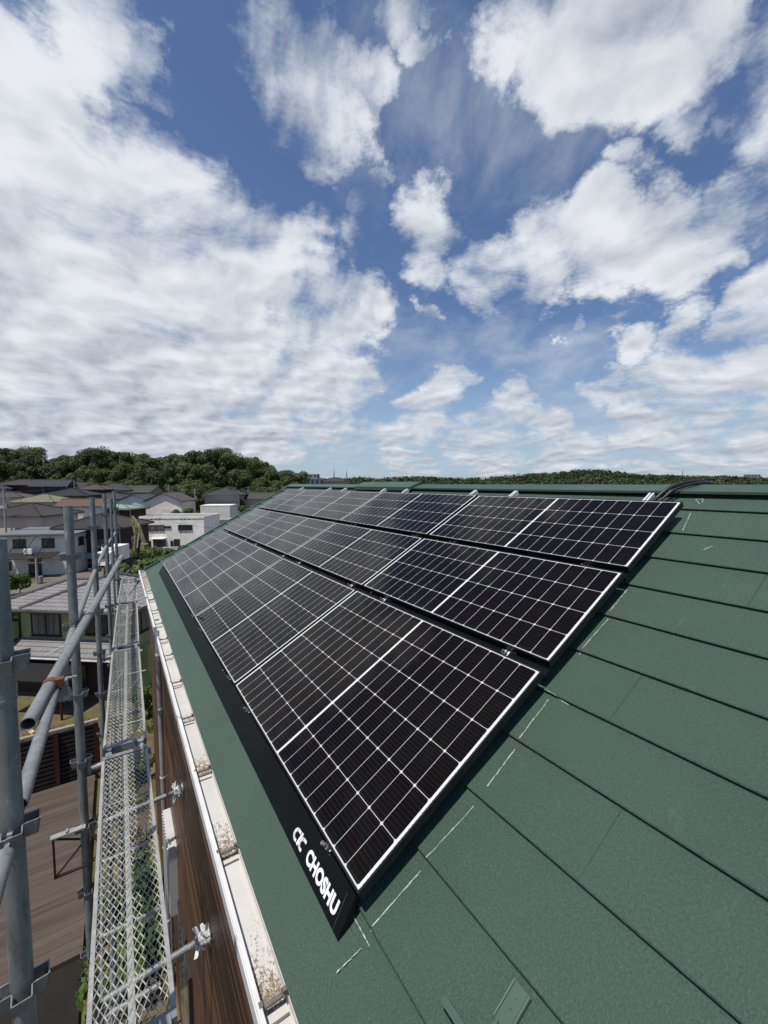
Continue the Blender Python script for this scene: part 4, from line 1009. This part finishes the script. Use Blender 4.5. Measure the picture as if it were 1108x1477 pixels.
hs(204, 724, 101, -30, 8.6, 7, 0, 2.0, 'front', W_LBLUE, T_SLATE, 'light blue gabled house with a slate blue roof', [('f', 0, 4.6, .6, .5), ('r', -1.4, 3.0, .9, 1.1), ('r', 1.5, 3., 1., 1.1)])
hs(247, 722.5, 96, -30, 7.8, 7.4, 0, 2.05, 'front', W_PINK, T_PINK, 'pinkish white gabled house with a dark window in its gable', [('f', .1, 3.1, 1.5, 1.5), ('f', 0, 6.0, .4, .35), ('r', -1.6, 3.3, .7, .5), ('r', .6, 3.2, .9, 1.3), ('r', 2.2, 3.3, .9, 1.0)])
hs(172, 734, 84, -30, 7.5, 6, 0, 1.0, 'hip', W_DKBROWN, T_TEAL, 'low house with a pale teal sheet roof', [('f', 0, 1.8, 2.4, 1.4)], over=.6)
hs(153, 758, 62, -30, 8.4, 8, 0, 1.9, 'hip', W_DKBROWN, T_DKBROWN, 'dark walled house with a purple grey roof behind the posts', [('f', -1.5, 3.0, 1.4, 1.2, M_CURTAIN), ('f', 1.6, 3.0, 1.8, 1.2, M_CURTAIN), ('r', 0, 3.0, 2.4, 1.2, M_CURTAIN)], over=.6)
hs(326, 713.5, 106, -28, 8.2, 7.5, 0, 1.8, 'hip', W_GREY, T_GREY, 'grey rendered house with a grey pyramid roof below the wood', [('f', -2.3, 3.0, 1.4, 1.3), ('f', 1.2, 3.0, 2.2, 1.4), ('r', -2., 3.1, 1, 1.2), ('r', 1, 3.1, 1, 1.2)])
def porch(e):
    m = MB(); m.bx((-3.6, -3.9, 2.35), (-.9, -3.002, 2.75)); m.bx((-1.2, -3.9, -2), (-.9, -3.002, 2.349)); m.build('porch', W_YWHITE, e)
hs(316, 728.5, 98, -28, 6.6, 6, 0, .3, 'flat', W_LGREY, W_YWHITE, 'pale flat roofed annexe with a white porch frame', [('f', -2.2, .2, 1.1, 1.9), ('f', 1.7, 1.2, .5, .9)], extra=porch)
hs(378, 719, 112, -30, 8, 7, 0, 1.6, 'gable', W_CREAM, T_OLIVE, 'grey brown gabled house half hidden behind the far verge', [('l', 0, 2.2, 1.2, 1)])

def white_house():
    def ext(e):
        d = MB()
        for x in (-3.4, -2.7, -2.0, 1.6, 2.3, 3.0):
            d.tube([(x, -4.02, 5.55), (x, -4.0, 5.55)], .11, 8); 
        for x in (-3.3, -2.6, -1.9, 1.6, 2.3, 3.0): d.tube([(x, -4.02, 3.2), (x, -4.0, 3.2)], .09, 8)
        d.build('vent_hole', M_GLASS, e)
        a = MB(); a.bx((-3.4, -5.1, 2.20), (-1.0, -4.002, 2.32)); a.build('door_canopy', W_YWHITE, e)
        s = MB()
        for x in (-1.45, 1.45): s.bx((x-.02, -4.012, .0), (x+.02, -4.002, 4.9))
        s.build('wall_seam', W_GREY, e)
        c = MB(); c.bx((-5.55, -4.08, 5.70), (5.55, -3.90, 6.05)); c.bx((-5.55, 3.9, 5.70), (5.55, 4.08, 6.05)); c.bx((-5.55, -3.899, 5.70), (-5.37, 3.899, 6.05)); c.bx((5.37, -3.899, 5.70), (5.55, 3.899, 6.05)); c.build('parapet', W_YWHITE, e)
    hs(262, 744.5, 76, -30, 11.0, 8, 5.8, .1, 'flat', W_YWHITE, W_GREY, 'white flat roofed modern house with strip windows and rows of vents', [('f', -2.6, 3.65, 2.5, .85, M_CURTAIN), ('f', -.75, 4.15, 1.1, .16), ('f', 2.3, 3.75, 2.3, .75), ('f', -2.2, .2, 2.0, 1.75, M_CURTAIN), ('f', -3.9, .7, .35, 1.0), ('f', -.1, .9, .3, .8), ('f', .75, .1, .9, 1.9)], extra=ext)
    hs(318, 749, 84, -24, 6, 6, 5.3, .1, 'flat', W_GREY, W_GREY, 'plain grey flat roofed block next to the white modern house', [('f', -1.5, 3, 1.2, 1)])
white_house()
p = at(256, 806, 68); g = p.z; e = empty('garden_wall', (p.x, p.y, g), R(-24), 'low white garden wall in front of the white modern house', 'wall')
m = MB(); m.bx((-7, -.12, -1), (4.5, .12, 1.9)); m.build('wall_panel', W_YWHITE, e); m = MB(); m.bx((-7.04, -.16, 1.9), (4.5, .16, 1.98)); m.build('coping', W_LGREY, e)

def strut_house():
    def ext(e):
        c = MB(); c.prism([(0, -5.9, 2.55), (0, -3.502, 2.95), (0, -3.502, 3.05), (0, -5.9, 2.63)], (-2.9, 0, 0), (2.5, 0, 0)); q = c.build('canopy', M_WFRAME, e)
        for x in (-3.4, -1.75, -.1, 1.55):
            s = MB(); s.tube([(x-.9, -4.9, 2.85), (x+.35, -4.0, 5.25)], .045, 6); s.build('strut', M_WFRAME, e)
        a = MB(); a.bx((-.95, -4.6, 3.0), (-.05, -4.2, 3.65)); a.tube([(-.62, -4.61, 3.32), (-.62, -4.6, 3.32)], .25, 12); a.build('air_conditioner', W_YWHITE, e)
        l = MB(); l.bx((-4.9, -4.9, 2.2), (-2.95, -3.502, 2.3)); l.build('side_canopy', M_WFRAME, e)
    hs(74, 767.5, 57, -20, 8.4, 7, 5.3, .40, 'shed', W_LGREY, T_SHEET, 'pale grey house with a low bluish sheet roof, slanting struts and a dark canopy', [('f', -1.9, 3.75, 1.3, 1.0), ('f', 1.3, 3.7, 1.3, 1.1), ('f', -.3, .15, 1.3, 2.0), ('f', -3.6, .9, 1.2, .9), ('r', -1.5, 3.7, 1.3, 1.0), ('r', 1, 3.7, 1.3, 1.0)], extra=ext, over=.45)
strut_house()
# raised blue balcony and outbuilding behind the posts
W_BALC = hcol('blue_grey_panel', (.22, .29, .38))
def bal(e):
    m = MB(); m.bx((-2.3, -2.9, 1.9), (2.3, -2.002, 2.7)); m.build('balcony', W_BALC, e)
hs(127, 772, 60, -22, 4.6, 4, 4.9, .5, 'shed', W_LGREY, T_SHEET, 'small pale outbuilding with a blue grey balcony behind the posts', [('f', -1, 3.0, 1.2, 1.2, M_CURTAIN), ('f', 1, 3.0, 1.2, 1.2, M_CURTAIN), ('f', 0, .4, 2, 1.1)], name='outbuilding', extra=bal)

# yellow excavator with its arm folded up
def excavator():
    p = at(192, 790, 58); g = Vector((p.x, p.y, ground_h(p.x, p.y)+.0))
    M_YEL = mottled('dusty_yellow_paint', (.24, .205, .095), (.14, .115, .06), 3, .8)
    e = empty('excavator', (g.x, g.y, g.z+.6), R(215), 'dusty yellow excavator with its arm folded high beside the white house', 'excavator')
    e.scale = (1.0, 1.0, 1.22)
    for s in (-1, 1):
        t = MB(); pts = [(-1.5, .45), (-1.3, .75), (1.3, .75), (1.5, .45), (1.25, .05), (-1.25, .05)]
        t.prism([(0, y, z) for y, z in pts], (s*.75-.25, 0, 0), (s*.75+.25, 0, 0)); t.build('track', M_SLAT, e)
    b = MB(); b.box((0, -.3, 1.25), (1.9, 2.4, .7), taper=(.92, .94)); b.build('body', M_YEL, e)
    c = MB(); c.box((-.45, .3, 2.2), (.95, 1.2, 1.35), taper=(.85, .8)); c.build('cab', M_SLAT, e)
    def arm(pts, w, name):
        m = MB()
        for (y0, z0), (y1, z1) in zip(pts, pts[1:]):
            a = math.atan2(z1-z0, y1-y0); L = math.hypot(z1-z0, y1-y0); m.box((.35, (y0+y1)/2, (z0+z1)/2), (w, L+.12, .34), Matrix.Rotation(a, 4, 'X'))
        m.build(name, M_YEL, e)
    arm([(.8, 1.5), (1.2, 3.6), (.6, 5.4)], .38, 'boom'); arm([(.6, 5.5), (1.9, 4.3), (2.7, 2.6)], .30, 'stick')
    k = MB(); k.prism([(0, 2.5, 2.7), (0, 3.1, 2.5), (0, 3.1, 1.8), (0, 2.6, 1.5), (0, 2.3, 1.9)], (.0, 0, 0), (.7, 0, 0)); k.build('bucket', M_YEL, e)
    h = MB(); h.tube([(.35, 1.3, 2.0), (.35, 1.75, 3.7)], .07, 8); h.tube([(.35, 1.0, 4.4), (.35, 1.9, 4.7)], .06, 8); h.build('ram', M_ALU, e)
excavator()
# white box truck beyond the green house
def truck():
    p = at(168, 815, 50); g = p.z
    e = empty('box_truck', (p.x, p.y, g), R(-30), 'small white box truck parked beyond the tiled roof', 'truck')
    b = MB(); b.box((0, 0, 1.55), (1.75, 2.6, 1.75)); b.build('box_body', W_YWHITE, e)
    c = MB(); c.box((0, -1.95, 1.2), (1.65, 1.2, 1.5), taper=(.94, .8)); cb = c.build('cab', W_YWHITE, e)
    w = MB(); w.box((0, -2.5, 1.5), (1.4, .1, .6), Matrix.Rotation(R(-12), 4, 'X')); w.build('windscreen', M_GLASS, cb)
    f = MB(); f.box((0, -.5, .55), (1.4, 4.0, .25)); f.build('chassis', M_SLAT, e)
    for x in (-.72, .72):
        for y in (-1.9, .75):
            t = MB(); t.tube([(x-.11, y, .34), (x+.11, y, .34)], .34, 14); t.build('wheel', M_CABLE, e)
truck()

# utility poles and wires
def pole(px, py, d, h, label, arms=2, group='utility poles among the houses'):
    p = at(px, py, d); g = ground_h(p.x, p.y); top = at(px, py, d).z; H = top-g
    e = empty('utility_pole', (p.x, p.y, g), R(-25), label, 'utility pole', group)
    m = MB(); m.tube([(0, 0, -1), (0, 0, H)], .17, 10, r1=.11); m.build('pole', M_CONC, e, True)
    c = MB()
    for k in range(arms): c.box((0, .14, H-.5-k*.8), (1.9-.3*k, .09, .09))
    for k in range(arms):
        for x in (-.8, 0., .8): c.tube([(x*(1-.15*k), .14, H-.46-k*.8), (x*(1-.15*k), .14, H-.24-k*.8)], .05, 6)
    c.build('crossarm', M_POST, e)
    t = MB(); t.tube([(.36, 0, H-2.9), (.36, 0, H-2.1)], .24, 12); t.build('transformer', W_GREY, e)
    return Vector((p.x, p.y, top-.3))
pl = [pole(5, 706, 62, 0, 'weathered utility pole near the picture edge before the brown roofs'), pole(62, 655, 150, 0, 'slim utility pole standing against the sky between wood crowns'), pole(107, 692, 118, 0, 'utility pole behind the white gabled house'),
      pole(243, 699, 116, 0, 'utility pole behind the pinkish gabled house'), pole(263, 704, 110, 0, 'short utility pole right of the pinkish gable'), pole(281, 704, 104, 0, 'utility pole before the dark wood, left of the grey pyramid roof'),
      pole(358, 701, 116, 0, 'tall utility pole right of the grey pyramid roof'), pole(407, 700, 128, 0, 'utility pole rising behind the far verge')]
def wire(a, b, sag, label, r=.022):
    m = MB(); m.tube([a.lerp(b, t/14) - Vector((0, 0, sag*4*(t/14)*(1-t/14))) for t in range(15)], r, 5)
    tag(m.build('power_line', M_CABLE), label, 'power line', 'power lines between the poles')
for k, (i, j, s, l) in enumerate([(3, 5, .6, 'power line behind the pinkish gabled house'), (5, 6, .9, 'power line crossing before the wood above the grey pyramid roof'), (6, 7, .5, 'power line running to the far verge'), (0, 2, .9, 'power line from the edge pole over the brown roofs'), (2, 3, 1.1, 'power line behind the middle houses')]):
    wire(pl[i], pl[j], s, l); 
wire(at(212, 742, 74), at(330, 763, 60), .5, 'service cable slung across the white modern house')
wire(at(20, 795, 54), at(140, 812, 48), .3, 'service cable before the pale strut house')
pole(52, 806, 49, 0, 'short pale pole in front of the pale strut house', 1)

# ------------------------------------------------------------------ trees
protos = [make_tree(100+i, 13, rad, 4200, .30, lobes=lb) for i, (rad, lb) in enumerate(((5.6, 10), (4.8, 9), (6.2, 12), (4.4, 8), (5.2, 11)))]
first = list(protos)
def place_tree(x, y, z, s, k, label, group, rz):
    o = first[k] if first[k] else copy_tree(protos[k]); first[k] = None
    o.location = (x, y, z); o.scale = (s, s, s); o.rotation_euler.z = rz; tag(o, label, 'tree', group); return o
rr = random.Random(77)
WL = 'dark green broadleaf tree packed into the wood behind the houses'; WG = 'trees of the wood behind the houses'
for row, (r0, step, sc) in enumerate(((116, 22, .85), (126, 21, .9), (137, 22, .82), (148, 21, .95), (160, 18, 1.0), (172, 20, 1.0), (186, 15, 1.0), (198, 15, 1.0))):
    x = -30.
    while x < 436:
        px = x + rr.uniform(-4, 4); d = ray(px, 697.6); d.z = 0; dn = d; r = r0 + rr.uniform(-5, 5)
        if row < 2 and (px > 395 or px < (285 if row == 0 else 228)): x += step; continue
        P = Vector((CAM.x, CAM.y, 0)) + dn*r; g = ground_h(P.x, P.y); dd = (P-Vector((CAM.x, CAM.y, 0))).dot(Vector((fw.x, fw.y, 0)))
        s = sc*rr.uniform(.82, 1.08)
        if row >= 4:
            top = CAM.z + (697.6-prof(px))/FPX*dd*1.0 + rr.uniform(-1.0, .6) - (3.0 if row > 5 else 0.); s = max(.55, min(1.2, (top-g)/(13*.97)))
        place_tree(P.x, P.y, g-.2, s, rr.randrange(5), WL, WG, rr.uniform(0, 6.28)); x += step*rr.uniform(.8, 1.15)
sh = [(172, 776, 63, 2.6, 'rounded green bush beside the yellow excavator'), (182, 792, 58, 2.0, 'smaller green bush under the excavator arm'), (205, 822, 40, 2.6, 'spreading green bush below the white garden wall'), (183, 827, 37, 2.0, 'dark green bush right of the box truck'),
      (232, 806, 47, 2.4, 'green bush half hidden behind the far verge'), (258, 797, 56, 1.8, 'low bush before the white house door'), (28, 836, 44, 1.5, 'clipped bright green hedge bush below the strut house'), (272, 738, 90, 1.6, 'bush right of the pinkish gabled house'),
      (255, 739, 88, 1.2, 'small round bush under the pinkish gable'), (343, 726, 104, 2.0, 'bush right of the grey pyramid house'), (190, 697, 130, 2.2, 'yellowish green tree top behind the olive gabled roof'), (352, 735, 95, 1.6, 'bush before the verge by the annexe'), (300, 733, 108, 1.5, 'bush left of the annexe')]
bp = [None, None, None]
for k, (px, py, d, r, lab) in enumerate(sh):
    P = at(px, py, d); g = ground_h(P.x, P.y); h = max(P.z-g+r*.5, r)
    make_shrub('bush', (P.x, P.y, P.z-r*.85), r, r, r*.8, 1300, .16*r**.5, 300+k, lab, M_LEAF_BRIGHT if k in (0, 2, 4, 6, 10) else M_LEAF, 'bush')
# far wooded hills to the right, seen over the ridge
FAR = [(380,693),(436,690),(450,688),(470,690),(500,689),(520,687),(545,689),(570,687),(600,686),(640,688),(700,688),(720,686),(745,684),(770,682),(800,680),(830,677),(860,675.5),(880,678),(900,680),(930,684),(960,684),(1000,686),(1040,685.5),(1080,687),(1108,688),(1300,689),(1700,690)]
def farp(x):
    for (a, b), (c, d) in zip(FAR, FAR[1:]):
        if a <= x <= c: return b+(d-b)*(x-a)/(c-a)
    return 690
fm = MB(); rr = random.Random(5)
for i in range(1500):
    px = rr.uniform(395, 1500); lay = rr.random(); dd = 330 + 330*lay
    top = farp(px) if lay > .45 else 697.6 - (697.6-farp(px))*(.15+1.3*lay)
    P = at(px, top, dd); rx = rr.uniform(5, 11.)*(dd/500); leafball(fm, (P.x, P.y, P.z-rx*.8), rx, rx, rx*.85, 90, rx*.17, rr, .75, 5)
tag(fm.build('far_woods', M_LEAF_FAR), 'unbroken dark green woods on the low hills beyond the ridge', 'woods', kind='stuff')
hm = MB()
xs = list(range(380, 1720, 20)); vs = []; 
for x in xs:
    a = at(x, farp(x)+3.5, 640); b = at(x, 701, 300); c = at(x, farp(x)+6, 1100)
    vs += [(b.x, b.y, VAL-.5), (a.x, a.y, a.z-2), (c.x, c.y, -8)]
fs = []
for i in range(len(xs)-1):
    for k in (0, 1): fs.append((i*3+k, (i+1)*3+k, (i+1)*3+k+1, i*3+k+1))
hm.add(vs, fs); M_HILL = mottled('wooded_hill', (.030, .048, .020), (.018, .030, .013), .05, .95, 0, .1)
tag(hm.build('hills', M_HILL), kind='structure')
# landmarks on the skyline
def mast(px, py, d, h, label):
    P = at(px, py, d); e = empty('mast', (P.x, P.y, P.z-h), 0, label, 'mast'); m = MB()
    for s in ((-1,-1),(1,-1),(1,1),(-1,1)): m.tube([(s[0]*h*.05, s[1]*h*.05, 0), (0, 0, h)], .17, 5)
    for k in range(1, 6): z = h*k/6; q = h*.05*(1-k/6); m.box((0, 0, z), (q*2.2, q*2.2, .3))
    m.build('lattice', M_POST, e); t = MB(); t.tube([(0, 0, h), (0, 0, h*1.12)], .12, 6); t.build('tip', M_POST, e)
mast(482, 677, 560, 20, 'tall thin mast on the skyline, left of a fainter one'); mast(500, 678, 620, 16, 'fainter thin mast on the skyline'); mast(985, 677, 640, 14, 'dark mast on the skyline above the cable loop')
def fblock(px, py, d, w, h, m, label):
    P = at(px, py, d); house_at('distant_building', (P.x, P.y, P.z-h-8), R(-40), w, w*.5, h+8, 1, 'flat', m, W_LGREY, label, wins=[('f', x*w/8, h+8-2.6, w/12, 1.6) for x in (-3, -1, 1, 3)])
fblock(1000, 685.5, 620, 36, 5, W_WHITE, 'long white building on the skyline beside the mast'); fblock(1085, 684.5, 640, 18, 5, W_GREY, 'grey roofed building on the far skyline')
fblock(456, 690.5, 260, 12, 5, hcol('blue_sheet', (.07, .15, .21)), 'blue walled building beyond the far ridge end'); fblock(447, 684, 420, 18, 8, W_GREY, 'grey tall building half lost in the far trees')
P = at(484, 694.5, 200); house_at('house', (P.x, P.y, P.z-6), R(-35), 11, 8, 6, 1.9, 'hip', W_BEIGE, T_BROWN, 'brown hipped roof just showing over the far ridge end')
